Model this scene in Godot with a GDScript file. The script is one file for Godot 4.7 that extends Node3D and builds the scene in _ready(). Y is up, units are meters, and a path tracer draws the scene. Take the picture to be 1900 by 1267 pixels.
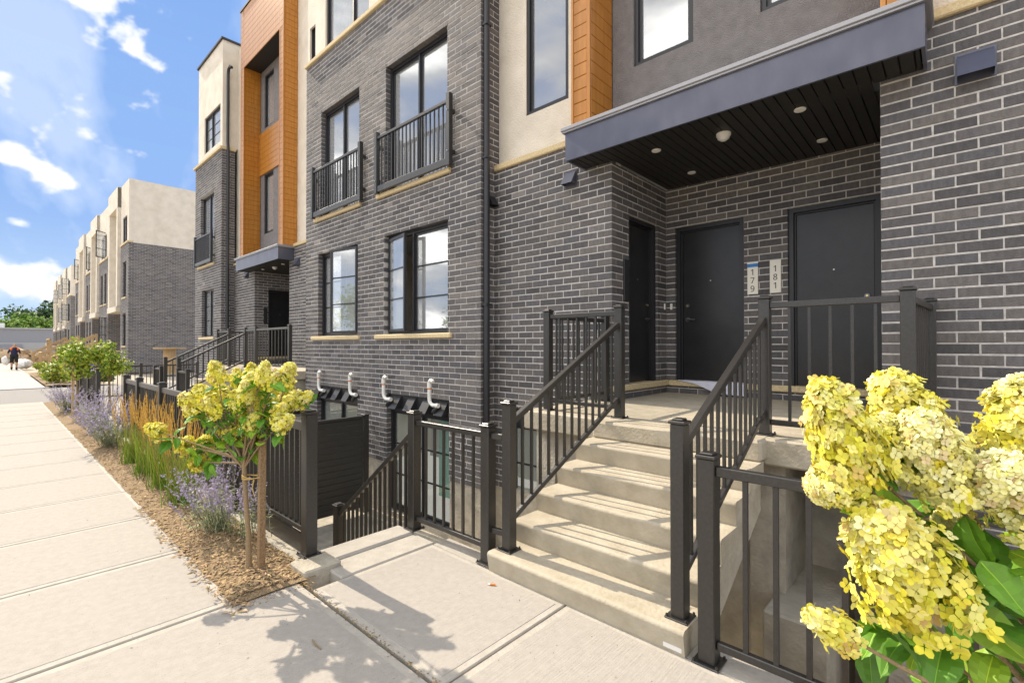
extends Node3D

const CH := 0.09      # brick course
const BL := 0.27      # brick length with joint
const EYE := Vector3(0, 1.6, 0)
var M := {}
var rng := RandomNumberGenerator.new()
var names := {}
var brick_meshes := []
var brick_mats := []
var brick_tints := []
var leaf_meshes := {}
var mesh_cache := {}

func _ready():
	rng.seed = 11
	make_camera_and_light()
	make_materials()
	make_ground()
	make_townhouses()
	make_far_blocks()
	make_wells()
	make_stoops()
	make_railings()
	make_small_items()
	make_plants()
	make_far_things()

# ------------------------------------------------------------------ camera, sky, sun
func make_camera_and_light():
	var cam := Camera3D.new()
	cam.name = "camera"
	add_child(cam)
	cam.position = EYE
	cam.rotation_degrees = Vector3(0.516, 42.6855, 0)
	cam.fov = 70.51
	cam.near = 0.05
	cam.far = 900.0
	cam.current = true
	var env := Environment.new()
	env.background_mode = Environment.BG_SKY
	env.tonemap_mode = Environment.TONE_MAPPER_LINEAR
	env.tonemap_exposure = 1.36
	env.sdfgi_enabled = true
	env.ssao_enabled = true
	env.ssil_enabled = true
	var sky := Sky.new()
	var pm := PanoramaSkyMaterial.new()
	pm.panorama = sky_texture()
	pm.energy_multiplier = 3.0
	sky.sky_material = pm
	env.sky = sky
	var we := WorldEnvironment.new()
	we.name = "world_environment"
	we.environment = env
	add_child(we)
	var sun := DirectionalLight3D.new()
	sun.name = "sun"
	add_child(sun)
	sun.look_at_from_position(Vector3.ZERO, Vector3(1.0, -0.86, -0.07), Vector3.UP)
	sun.light_energy = 1.55
	sun.light_color = Color(1.0, 0.94, 0.85)
	sun.light_angular_distance = 0.5
	sun.shadow_enabled = true

const SKY_W := 4096
const SKY_H := 2048
var sky_rows := []
var cloud_noise := FastNoiseLite.new()
var veil_noise := FastNoiseLite.new()
# cumulus in the west: azimuth, elevation, half width, half height (degrees), strength
const CLOUDS := [[-87.2, 29.4, 1.6, 0.9, 0.50], [-84.6, 28.8, 1.9, 1.3, 0.55], [-82.6, 27.8, 1.8, 1.4, 0.56], [-80.6, 26.6, 1.5, 1.1, 0.54], [-78.6, 25.2, 1.5, 0.7, 0.5], [-89.0, 15.6, 1.4, 1.0, 0.55], [-86.6, 14.6, 1.4, 0.9, 0.55], [-84.6, 13.9, 1.4, 0.8, 0.55], [-83.1, 15.0, 0.8, 0.6, 0.46], [-89.6, 20.9, 1.0, 0.9, 0.5], [-88.3, 10.2, 1.3, 0.5, 0.5], [-89.5, 6.2, 2.6, 1.3, 0.56], [-86.6, 4.6, 2.4, 1.2, 0.55], [-94.0, 4.0, 3.0, 1.6, 0.5], [-77.0, 4.0, 5.0, 1.2, 0.4], [-95.0, 13.5, 2.4, 1.2, 0.5], [-96.0, 24.0, 2.4, 1.6, 0.5]]

func sky_texture() -> ImageTexture:
	cloud_noise.seed = 5
	cloud_noise.frequency = 1.0
	cloud_noise.fractal_octaves = 8
	cloud_noise.fractal_gain = 0.56
	cloud_noise.noise_type = FastNoiseLite.TYPE_SIMPLEX_SMOOTH
	veil_noise.seed = 21
	veil_noise.frequency = 1.0
	veil_noise.fractal_octaves = 6
	veil_noise.noise_type = FastNoiseLite.TYPE_SIMPLEX_SMOOTH
	sky_rows.resize(SKY_H)
	var id := WorkerThreadPool.add_group_task(sky_row, SKY_H)
	WorkerThreadPool.wait_for_group_task_completion(id)
	var data := PackedByteArray()
	for y in SKY_H:
		data.append_array(sky_rows[y])
	sky_rows.clear()
	return ImageTexture.create_from_image(Image.create_from_data(SKY_W, SKY_H, false, Image.FORMAT_RGB8, data))

func sky_row(y: int):
	# radiance over 3, stored as sRGB bytes; each row at the resolution its circle needs
	var row := PackedByteArray()
	row.resize(SKY_W * 3)
	var top := Vector3(0.14, 0.29, 0.64)
	var mid := Vector3(0.24, 0.39, 0.70)
	var low := Vector3(0.46, 0.60, 0.76)
	var white := Vector3(2.45, 2.36, 2.22)
	var grey := Vector3(0.75, 0.78, 0.86)
	var el := PI * (0.5 - (y + 0.5) / SKY_H)
	var sy := sin(el)
	var cy := cos(el)
	var eld := rad_to_deg(el)
	var skip := 1
	if sy < -0.02:
		skip = SKY_W
	elif eld > 40.0:
		skip = 4
	elif eld > 32.0:
		skip = 2
	var near_rows := []
	for b in CLOUDS:
		if absf(eld - b[1]) < b[3] * 3.0:
			near_rows.append(b)
	var x := 0
	while x < SKY_W:
		var c := Vector3(0.30, 0.28, 0.25)
		var az := wrapf(TAU * (x + 0.5) / SKY_W, -PI, PI)
		var azd := rad_to_deg(az)
		var step := skip
		if step == 1 and (azd > -60.0 or azd < -100.0):
			step = 2
		if sy >= -0.02:
			var e := clampf(sy, 0.0, 1.0)
			c = low.lerp(mid, smoothstep(0.0, 0.24, e)).lerp(top, smoothstep(0.2, 0.9, e))
			var k := 1.0 / (e + 0.22)
			var px := sin(az) * cy * k
			var pz := -cos(az) * cy * k
			var n := cloud_noise.get_noise_3d(px * 0.8, e * 2.0, pz * 0.8)
			var big := veil_noise.get_noise_2d(px * 0.35 + 3.0, pz * 0.35)
			var cov := n * 1.1 + 0.45 * big + 0.09
			var west := smoothstep(24.0, 14.0, absf(azd + 84.0)) * smoothstep(40.0, 33.0, eld)
			if west > 0.0:
				var bias := -0.33
				var fine := cloud_noise.get_noise_3d(az * 9.0, el * 13.0, 4.0)
				for b in near_rows:
					var u: float = (azd - b[0]) / b[2]
					var v: float = (eld - b[1]) / b[3]
					bias += b[4] * exp(-(u * u + v * v) * 0.9)
				cov = lerpf(cov, bias + fine * 0.80, west)
			var thin := veil_noise.get_noise_3d(px * 0.7 + pz * 1.1, 7.0, pz * 3.0 - px * 0.9)
			c = c.lerp(Vector3(0.62, 0.70, 0.84), clampf(thin * 1.2 + 0.05, 0.0, 0.5))
			c = c.lerp(Vector3(0.74, 0.77, 0.82), smoothstep(-0.10, 0.16, cov))
			c = c.lerp(white, smoothstep(0.12, 0.46, cov))
			var under := cloud_noise.get_noise_3d(px * 1.7 + 9.0, e * 5.0, pz * 1.7) + 0.25 * big
			c = c.lerp(grey, smoothstep(0.12, 0.5, under) * smoothstep(0.2, 0.5, cov) * 0.75)
		var col := Color(c.x / 3.0, c.y / 3.0, c.z / 3.0).linear_to_srgb()
		var r8 := int(clampf(col.r, 0, 1) * 255.0)
		var g8 := int(clampf(col.g, 0, 1) * 255.0)
		var b8 := int(clampf(col.b, 0, 1) * 255.0)
		for q in step:
			if x >= SKY_W:
				break
			row[x * 3] = r8
			row[x * 3 + 1] = g8
			row[x * 3 + 2] = b8
			x += 1
	sky_rows[y] = row

# ------------------------------------------------------------------ materials
func lin(r: float, g: float, b: float) -> Color:
	return Color(r, g, b).linear_to_srgb()

func noise_tex(sd: int, freq: float, c0: Color, c1: Color, oct := 4, stretch := 1.0, size := 512, lo := -0.6, hi := 0.6) -> ImageTexture:
	# colours given linear; the picture is stored as sRGB
	var n := FastNoiseLite.new()
	n.seed = sd
	n.frequency = freq
	n.fractal_octaves = oct
	n.fractal_gain = 0.6
	n.noise_type = FastNoiseLite.TYPE_SIMPLEX_SMOOTH
	var img := n.get_seamless_image(size, int(size * stretch) if stretch < 1.0 else size, false, false, 0.15, false)
	if stretch < 1.0:
		img.resize(size, size, Image.INTERPOLATE_BILINEAR)
	img.convert(Image.FORMAT_L8)
	var src := img.get_data()
	var lut := PackedByteArray()
	lut.resize(256 * 3)
	for v in 256:
		var t := clampf(((v / 127.5 - 1.0) - lo) / (hi - lo), 0.0, 1.0)
		var c := Color(lerpf(c0.r, c1.r, t), lerpf(c0.g, c1.g, t), lerpf(c0.b, c1.b, t)).linear_to_srgb()
		lut[v * 3] = int(clampf(c.r, 0, 1) * 255)
		lut[v * 3 + 1] = int(clampf(c.g, 0, 1) * 255)
		lut[v * 3 + 2] = int(clampf(c.b, 0, 1) * 255)
	var out := PackedByteArray()
	out.resize(src.size() * 3)
	for k in src.size():
		var s := src[k] * 3
		out[k * 3] = lut[s]
		out[k * 3 + 1] = lut[s + 1]
		out[k * 3 + 2] = lut[s + 2]
	return ImageTexture.create_from_image(Image.create_from_data(size, size, false, Image.FORMAT_RGB8, out))

func bump_tex(sd: int, freq: float, strength: float, oct := 4, stretch := 1.0, size := 512) -> ImageTexture:
	var n := FastNoiseLite.new()
	n.seed = sd
	n.frequency = freq
	n.fractal_octaves = oct
	n.noise_type = FastNoiseLite.TYPE_SIMPLEX_SMOOTH
	var img := n.get_seamless_image(size, int(size * stretch) if stretch < 1.0 else size, false, false, 0.15, false)
	if stretch < 1.0:
		img.resize(size, size, Image.INTERPOLATE_BILINEAR)
	img.convert(Image.FORMAT_RGBA8)
	img.bump_map_to_normal_map(strength)
	return ImageTexture.create_from_image(img)

func mat(key: String, col: Color, rough: float, metal := 0.0) -> StandardMaterial3D:
	var m := StandardMaterial3D.new()
	m.resource_name = key
	m.albedo_color = col
	m.roughness = rough
	m.metallic = metal
	M[key] = m
	return m

func tri(m: StandardMaterial3D, tex: Texture2D, scale: float, nrm: Texture2D = null, nstr := 1.0):
	m.uv1_triplanar = true
	m.uv1_world_triplanar = true
	m.uv1_scale = Vector3.ONE * scale
	if tex:
		m.albedo_texture = tex
	if nrm:
		m.normal_enabled = true
		m.normal_texture = nrm
		m.normal_scale = nstr

func vc(key: String, rough: float, back := Color(0, 0, 0)) -> StandardMaterial3D:
	var m := mat(key, Color.WHITE, rough)
	m.vertex_color_use_as_albedo = true
	m.cull_mode = BaseMaterial3D.CULL_DISABLED
	if back.r + back.g + back.b > 0.0:
		m.backlight_enabled = true
		m.backlight = back
	return m

func make_materials():
	var W := Color.WHITE
	var fine := bump_tex(3, 0.09, 3.0, 4)
	var broom := bump_tex(4, 0.16, 3.0, 3, 0.06)
	# poured concrete: stains, speckle, broom marks
	var walk_t := noise_tex(31, 0.03, Color(0.315, 0.292, 0.262), Color(0.36, 0.334, 0.302), 6)
	var walk := mat("broomed_concrete", W, 0.9)
	tri(walk, walk_t, 0.9, broom, 0.3)
	walk.detail_enabled = true
	walk.detail_blend_mode = BaseMaterial3D.BLEND_MODE_MUL
	walk.detail_albedo = noise_tex(33, 0.22, Color(0.68, 0.65, 0.62), Color(1, 1, 1), 3, 1.0, 512, -0.7, -0.3)
	walk.detail_uv_layer = BaseMaterial3D.DETAIL_UV_1
	var edge := mat("smooth_concrete", W, 0.85)
	tri(edge, noise_tex(35, 0.02, Color(0.345, 0.32, 0.28), Color(0.42, 0.39, 0.345), 5), 0.7, fine, 0.3)
	var step := mat("precast_concrete", W, 0.8)
	tri(step, noise_tex(36, 0.014, Color(0.35, 0.305, 0.225), Color(0.47, 0.42, 0.33), 6), 0.6, fine, 0.35)
	var wallc := mat("foundation_concrete", W, 0.9)
	tri(wallc, noise_tex(37, 0.012, Color(0.30, 0.27, 0.22), Color(0.47, 0.43, 0.35), 6), 0.5, fine, 0.5)
	var mortar := mat("mortar", W, 0.95)
	tri(mortar, noise_tex(38, 0.03, Color(0.42, 0.40, 0.38), Color(0.60, 0.575, 0.55), 4), 0.9, fine, 0.5)
	# charcoal brick in seven burnt tones
	var bt := noise_tex(39, 0.035, Color(0.66, 0.66, 0.66), Color(1.0, 1.0, 1.0), 6, 0.35)
	var tones := [Color(0.128, 0.118, 0.117), Color(0.104, 0.097, 0.101), Color(0.150, 0.136, 0.131), Color(0.116, 0.112, 0.121), Color(0.088, 0.083, 0.087), Color(0.172, 0.157, 0.150), Color(0.136, 0.127, 0.130)]
	for t in tones:
		var b := mat("brick_%d" % brick_mats.size(), t.linear_to_srgb(), 0.75)
		tri(b, bt, 1.3, fine, 0.7)
		brick_mats.append(b)
		brick_tints.append(t)
	var bv := mat("brick_blend", W, 0.75)
	tri(bv, bt, 1.3, fine, 0.7)
	bv.vertex_color_use_as_albedo = true
	var far := mat("distant_brick", W, 0.8)
	tri(far, brick_picture(), 1.0 / 2.16)
	# renders, cladding, metal
	var cream := mat("cream_stucco", W, 0.9)
	tri(cream, noise_tex(41, 0.01, Color(0.63, 0.57, 0.475), Color(0.76, 0.70, 0.60), 5), 0.25, bump_tex(42, 0.25, 2.5, 3), 0.5)
	var gst := mat("charcoal_stucco", W, 0.85)
	tri(gst, noise_tex(44, 0.02, Color(0.16, 0.15, 0.15), Color(0.21, 0.197, 0.197), 4), 0.5, bump_tex(45, 0.2, 4.0, 4), 0.7)
	var wood := mat("cedar_cladding", W, 0.3)
	tri(wood, noise_tex(46, 0.02, Color(0.35, 0.135, 0.016), Color(0.48, 0.205, 0.032), 5, 0.06), 1.1, fine, 0.1)
	var stone := mat("limestone_sill", W, 0.85)
	tri(stone, noise_tex(47, 0.03, Color(0.52, 0.40, 0.22), Color(0.70, 0.58, 0.36), 5), 1.5, fine, 0.8)
	var rail := mat("black_aluminium", W, 0.36)
	tri(rail, noise_tex(48, 0.05, Color(0.015, 0.014, 0.013), Color(0.032, 0.029, 0.026), 5), 1.5, fine, 0.15)
	rail.metallic_specular = 0.6
	var fascia := mat("slate_metal", W, 0.32)
	tri(fascia, noise_tex(49, 0.008, Color(0.075, 0.08, 0.115), Color(0.11, 0.115, 0.155), 4, 0.4), 0.6)
	fascia.metallic = 0.25
	mat("drip_metal", lin(0.30, 0.30, 0.32), 0.4, 0.3)
	var sof := mat("black_soffit", W, 0.55)
	tri(sof, noise_tex(50, 0.03, Color(0.010, 0.010, 0.010), Color(0.020, 0.019, 0.018), 4), 1.0)
	var door := mat("black_door", W, 0.3)
	tri(door, noise_tex(51, 0.01, Color(0.012, 0.012, 0.0135), Color(0.018, 0.018, 0.0195), 4), 0.8, fine, 0.08)
	mat("black_frame", lin(0.018, 0.018, 0.022), 0.4)
	mat("black_plastic", lin(0.022, 0.022, 0.024), 0.35)
	mat("white_pvc", lin(0.75, 0.74, 0.70), 0.4)
	mat("white_paint", lin(0.72, 0.71, 0.68), 0.5)
	mat("orange_tag", lin(0.75, 0.2, 0.02), 0.6)
	mat("brushed_steel", lin(0.55, 0.55, 0.55), 0.3, 1.0)
	mat("dark_steel", lin(0.16, 0.16, 0.165), 0.35, 0.8)
	mat("brass", lin(0.7, 0.5, 0.2), 0.3, 1.0)
	mat("sign_face", lin(0.80, 0.77, 0.68), 0.5)
	mat("blue_film", lin(0.01, 0.18, 0.5), 0.35)
	mat("blue_box", lin(0.02, 0.06, 0.2), 0.5)
	mat("cloth", lin(0.62, 0.62, 0.72), 0.9)
	mat("drywall", lin(0.42, 0.40, 0.37), 0.9)
	mat("green_board", lin(0.12, 0.42, 0.30), 0.8)
	mat("roof_membrane", lin(0.10, 0.10, 0.10), 0.9)
	mat("curtain", lin(0.6, 0.55, 0.45), 0.9)
	var g := mat("window_glass", lin(0.82, 0.85, 0.88), 0.02, 0.5)
	g.albedo_color.a = 0.08
	g.transparency = BaseMaterial3D.TRANSPARENCY_ALPHA
	var g2 := mat("basement_glass", lin(0.75, 0.85, 0.80), 0.02, 0.10)
	g2.albedo_color.a = 0.08
	g2.transparency = BaseMaterial3D.TRANSPARENCY_ALPHA
	# ground stuff
	var soil := mat("bark_mulch", W, 1.0)
	tri(soil, noise_tex(52, 0.06, Color(0.13, 0.085, 0.045), Color(0.36, 0.26, 0.15), 5), 1.4, bump_tex(53, 0.08, 8.0, 4), 1.0)
	var grass := mat("ground_soil", W, 1.0)
	tri(grass, noise_tex(54, 0.02, Color(0.30, 0.26, 0.20), Color(0.46, 0.41, 0.33), 5), 0.15)
	var asph := mat("asphalt", W, 0.9)
	tri(asph, noise_tex(55, 0.1, Color(0.15, 0.14, 0.135), Color(0.25, 0.24, 0.23), 4), 0.6, fine, 0.5)
	var lum := mat("lumber", W, 0.8)
	tri(lum, noise_tex(56, 0.03, Color(0.36, 0.24, 0.12), Color(0.52, 0.37, 0.20), 4, 0.1), 0.9)
	var stake := mat("weathered_wood", W, 0.9)
	tri(stake, noise_tex(57, 0.05, Color(0.16, 0.095, 0.045), Color(0.33, 0.22, 0.12), 5, 0.9), 2.2)
	var bark := mat("bark", W, 0.95)
	tri(bark, noise_tex(58, 0.06, Color(0.17, 0.115, 0.06), Color(0.36, 0.26, 0.15), 5), 3.0, fine, 1.0)
	mat("twine", lin(0.45, 0.30, 0.10), 0.9)
	mat("grey_siding", lin(0.26, 0.27, 0.30), 0.7)
	mat("grey_siding_light", lin(0.38, 0.38, 0.38), 0.7)
	vc("petal", 0.7, Color(0.55, 0.55, 0.40))
	vc("leaf", 0.55, Color(0.50, 0.60, 0.30))
	vc("far_leaf", 0.8, Color(0.35, 0.42, 0.2))
	vc("chip", 0.95)
	vc("cloth_body", 0.85)

func brick_picture() -> ImageTexture:
	# courses too far off to tell apart: 24 courses by 8 bricks, 2.16 m square
	var r := RandomNumberGenerator.new()
	r.seed = 4
	var s := 768
	var img := Image.create(s, s, false, Image.FORMAT_RGB8)
	img.fill(Color(0.42, 0.40, 0.37).linear_to_srgb())
	for c in 24:
		for k in range(-1, 8):
			var t: Color = brick_tints[r.randi() % brick_tints.size()]
			t = (t * r.randf_range(0.8, 1.1)).linear_to_srgb()
			var x := k * 96 + (48 if c % 2 == 1 else 0)
			img.fill_rect(Rect2i(x + 2, c * 32 + 2, 92, 28), t)
	return ImageTexture.create_from_image(img)

# ------------------------------------------------------------------ building blocks
func numbered(called: String) -> String:
	if not names.has(called):
		names[called] = 0
		return called
	names[called] += 1
	return "%s_%03d" % [called, names[called]]

func thing(called: String, label: String, category: String, at := Vector3.ZERO, group := "") -> Node3D:
	var o := Node3D.new()
	o.name = numbered(called)
	add_child(o)
	o.position = at
	o.set_meta("label", label)
	o.set_meta("category", category)
	if group:
		o.set_meta("group", group)
	return o

func struct_node(called: String) -> Node3D:
	var o := Node3D.new()
	o.name = numbered(called)
	add_child(o)
	o.set_meta("kind", "structure")
	return o

func group_part(parent: Node3D, called: String, at := Vector3.ZERO) -> Node3D:
	var o := Node3D.new()
	o.name = called
	parent.add_child(o, true)
	o.position = at
	return o

func put(parent: Node3D, called: String, mesh: Mesh, m: Material, at := Vector3.ZERO, basis := Basis.IDENTITY) -> MeshInstance3D:
	var o := MeshInstance3D.new()
	o.name = called
	o.mesh = mesh
	if m:
		o.material_override = m
	parent.add_child(o, true)
	o.transform = Transform3D(basis, at)
	return o

func begin() -> SurfaceTool:
	var st := SurfaceTool.new()
	st.begin(Mesh.PRIMITIVE_TRIANGLES)
	return st

func done(st: SurfaceTool) -> ArrayMesh:
	return st.commit()

func tri3(st: SurfaceTool, a: Vector3, b: Vector3, c: Vector3, n: Vector3):
	st.set_normal(n)
	if (b - a).cross(c - a).dot(n) > 0.0:
		st.add_vertex(a); st.add_vertex(c); st.add_vertex(b)
	else:
		st.add_vertex(a); st.add_vertex(b); st.add_vertex(c)

func quad(st: SurfaceTool, a: Vector3, b: Vector3, c: Vector3, d: Vector3, out: Vector3):
	var n := (c - a).cross(d - b)
	if n.length_squared() < 1e-16:
		n = out
	n = n.normalized()
	if n.dot(out) < 0.0:
		n = -n
	tri3(st, a, b, c, n)
	tri3(st, a, c, d, n)

func bx(st: SurfaceTool, lo: Vector3, hi: Vector3, T := Transform3D.IDENTITY):
	var p := []
	for i in 8:
		p.append(T * Vector3(hi.x if i & 1 else lo.x, hi.y if i & 2 else lo.y, hi.z if i & 4 else lo.z))
	var B := T.basis
	quad(st, p[0], p[2], p[6], p[4], -B.x)
	quad(st, p[1], p[3], p[7], p[5], B.x)
	quad(st, p[0], p[1], p[5], p[4], -B.y)
	quad(st, p[2], p[3], p[7], p[6], B.y)
	quad(st, p[0], p[1], p[3], p[2], -B.z)
	quad(st, p[4], p[5], p[7], p[6], B.z)

func cbx(st: SurfaceTool, lo: Vector3, hi: Vector3, c: float, T := Transform3D.IDENTITY):
	# a box with all edges and corners chamfered
	var mid := (lo + hi) * 0.5
	var h := (hi - lo) * 0.5
	c = minf(c, minf(h.x, minf(h.y, h.z)) * 0.9)
	var P := func(sx, sy, sz, ax): # corner point that lies on the face of axis ax
		var v := Vector3(sx * (h.x - (0.0 if ax == 0 else c)), sy * (h.y - (0.0 if ax == 1 else c)), sz * (h.z - (0.0 if ax == 2 else c)))
		return T * (mid + v)
	var B := T.basis
	for s in [-1, 1]:
		quad(st, P.call(s, -1, -1, 0), P.call(s, 1, -1, 0), P.call(s, 1, 1, 0), P.call(s, -1, 1, 0), B.x * s)
		quad(st, P.call(-1, s, -1, 1), P.call(1, s, -1, 1), P.call(1, s, 1, 1), P.call(-1, s, 1, 1), B.y * s)
		quad(st, P.call(-1, -1, s, 2), P.call(1, -1, s, 2), P.call(1, 1, s, 2), P.call(-1, 1, s, 2), B.z * s)
		for t in [-1, 1]:
			quad(st, P.call(s, t, -1, 0), P.call(s, t, 1, 0), P.call(s, t, 1, 1), P.call(s, t, -1, 1), B.x * s + B.y * t)
			quad(st, P.call(s, -1, t, 0), P.call(s, 1, t, 0), P.call(s, 1, t, 2), P.call(s, -1, t, 2), B.x * s + B.z * t)
			quad(st, P.call(-1, s, t, 1), P.call(1, s, t, 1), P.call(1, s, t, 2), P.call(-1, s, t, 2), B.y * s + B.z * t)
			for r in [-1, 1]:
				var n: Vector3 = (B.x * s + B.y * t + B.z * r).normalized()
				tri3(st, P.call(s, t, r, 0), P.call(s, t, r, 1), P.call(s, t, r, 2), n)

func box_mesh(size: Vector3, c := 0.0) -> ArrayMesh:
	var key := "b%.4f,%.4f,%.4f,%.4f" % [size.x, size.y, size.z, c]
	if not mesh_cache.has(key):
		var st := begin()
		if c > 0.0:
			cbx(st, -size / 2, size / 2, c)
		else:
			bx(st, -size / 2, size / 2)
		mesh_cache[key] = done(st)
	return mesh_cache[key]

func boxp(parent: Node3D, called: String, lo: Vector3, hi: Vector3, m: Material, c := 0.0) -> MeshInstance3D:
	return put(parent, called, box_mesh(hi - lo, c), m, (lo + hi) / 2)

func tube(st: SurfaceTool, pts: Array, radii: Array, sides := 8, caps := true):
	var rings := []
	var side := Vector3.ZERO
	for i in pts.size():
		var p: Vector3 = pts[i]
		var d: Vector3 = ((pts[i + 1] if i + 1 < pts.size() else p) - (pts[i - 1] if i > 0 else p)).normalized()
		if side == Vector3.ZERO:
			side = d.cross(Vector3.UP if absf(d.y) < 0.9 else Vector3.RIGHT).normalized()
		side = (side - d * side.dot(d)).normalized()
		var up := d.cross(side)
		var ring := []
		for k in sides:
			var a := TAU * k / sides
			ring.append([p + (side * cos(a) + up * sin(a)) * radii[i], side * cos(a) + up * sin(a)])
		rings.append(ring)
	for i in pts.size() - 1:
		for k in sides:
			var l := (k + 1) % sides
			var a = rings[i][k]; var b = rings[i][l]; var c = rings[i + 1][l]; var d = rings[i + 1][k]
			for t in [[a, b, c], [a, c, d]]:
				var o: Vector3 = t[0][1] + t[1][1] + t[2][1]
				var flip: bool = (t[1][0] - t[0][0]).cross(t[2][0] - t[0][0]).dot(o) > 0.0
				for q in ([0, 2, 1] if flip else [0, 1, 2]):
					st.set_normal(t[q][1]); st.add_vertex(t[q][0])
	if caps:
		for e in [0, pts.size() - 1]:
			var q: int = 1 if e == 0 else pts.size() - 2
			var n: Vector3 = (pts[e] - pts[q]).normalized()
			for k in sides:
				tri3(st, pts[e], rings[e][k][0], rings[e][(k + 1) % sides][0], n)

func tube_mesh(pts: Array, radii: Array, sides := 8) -> ArrayMesh:
	var st := begin()
	tube(st, pts, radii, sides)
	return done(st)

func prism_x(st: SurfaceTool, poly: PackedVector2Array, x0: float, x1: float):
	# polygon of (z, y) drawn out along x
	var idx := Geometry2D.triangulate_polygon(poly)
	for k in range(0, idx.size(), 3):
		for e in [[x0, Vector3.LEFT], [x1, Vector3.RIGHT]]:
			var v := []
			for j in 3:
				var p := poly[idx[k + j]]
				v.append(Vector3(e[0], p.y, p.x))
			tri3(st, v[0], v[1], v[2], e[1])
	var cw := Geometry2D.is_polygon_clockwise(poly)
	for k in poly.size():
		var a := poly[k]
		var b := poly[(k + 1) % poly.size()]
		var d := b - a
		var o := Vector2(-d.y, d.x) if cw else Vector2(d.y, -d.x)
		quad(st, Vector3(x0, a.y, a.x), Vector3(x1, a.y, a.x), Vector3(x1, b.y, b.x), Vector3(x0, b.y, b.x), Vector3(0, o.y, o.x))

# ------------------------------------------------------------------ walls
class Face:
	# a wall plane: u runs right as seen from outside, n points outside
	var o: Vector3
	var u: Vector3
	var n: Vector3
	func _init(a: Vector3, b: Vector3, c: Vector3):
		o = a; u = b; n = c
	func T() -> Transform3D:
		return Transform3D(Basis(u, Vector3.UP, n), o)
	func at(a: float, v: float, d := 0.0) -> Vector3:
		return o + u * a + Vector3.UP * v + n * d

func front(z: float, x0: float, y0 := 0.0) -> Face:
	return Face.new(Vector3(x0, y0, z), Vector3.RIGHT, Vector3.BACK)

func side_face(x: float, z0: float, y0 := 0.0) -> Face:
	return Face.new(Vector3(x, y0, z0), Vector3.FORWARD, Vector3.RIGHT)

func slab_with_holes(st: SurfaceTool, f: Face, u0: float, u1: float, v0: float, v1: float, holes: Array, d0: float, d1: float, grow := 0.0):
	var us := [u0, u1]
	var vs := [v0, v1]
	var hs := []
	for h in holes:
		var g := [maxf(u0, h[0] - grow), minf(u1, h[1] + grow), maxf(v0, h[2] - grow), minf(v1, h[3] + grow)]
		if g[0] >= g[1] or g[2] >= g[3]:
			continue
		hs.append(g)
		us.append_array([g[0], g[1]])
		vs.append_array([g[2], g[3]])
	us.sort()
	vs.sort()
	var T := f.T()
	for i in us.size() - 1:
		if us[i + 1] - us[i] < 1e-4:
			continue
		var run := -1.0
		for j in vs.size() - 1:
			if vs[j + 1] - vs[j] < 1e-4:
				continue
			var cu: float = (us[i] + us[i + 1]) / 2
			var cv: float = (vs[j] + vs[j + 1]) / 2
			var open := false
			for g in hs:
				if cu > g[0] and cu < g[1] and cv > g[2] and cv < g[3]:
					open = true
			if open:
				continue
			bx(st, Vector3(us[i], vs[j], d0), Vector3(us[i + 1], vs[j + 1], d1), T)

func brick_mesh(v: int) -> ArrayMesh:
	# one brick, its front face in the plane z = 0; slightly uneven arrises
	var r := RandomNumberGenerator.new()
	r.seed = 70 + v
	var st := begin()
	var hx := 0.13
	var hy := 0.04
	var c := 0.004
	var F := []
	var E := []
	var K := []
	for s in [Vector2(-1, -1), Vector2(1, -1), Vector2(1, 1), Vector2(-1, 1)]:
		var j := Vector2(r.randf_range(-0.0015, 0.0015), r.randf_range(-0.0015, 0.0015))
		F.append(Vector3(s.x * (hx - c) + j.x, s.y * (hy - c) + j.y, r.randf_range(-0.001, 0.001)))
		E.append(Vector3(s.x * hx + j.x, s.y * hy + j.y, -c))
		K.append(Vector3(s.x * hx, s.y * hy, -0.1))
	quad(st, F[0], F[1], F[2], F[3], Vector3.BACK)
	var o := [Vector3.DOWN, Vector3.RIGHT, Vector3.UP, Vector3.LEFT]
	for k in 4:
		var l := (k + 1) % 4
		quad(st, F[k], F[l], E[l], E[k], o[k] + Vector3.BACK)
		quad(st, E[k], E[l], K[l], K[k], o[k])
	return done(st)

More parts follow.
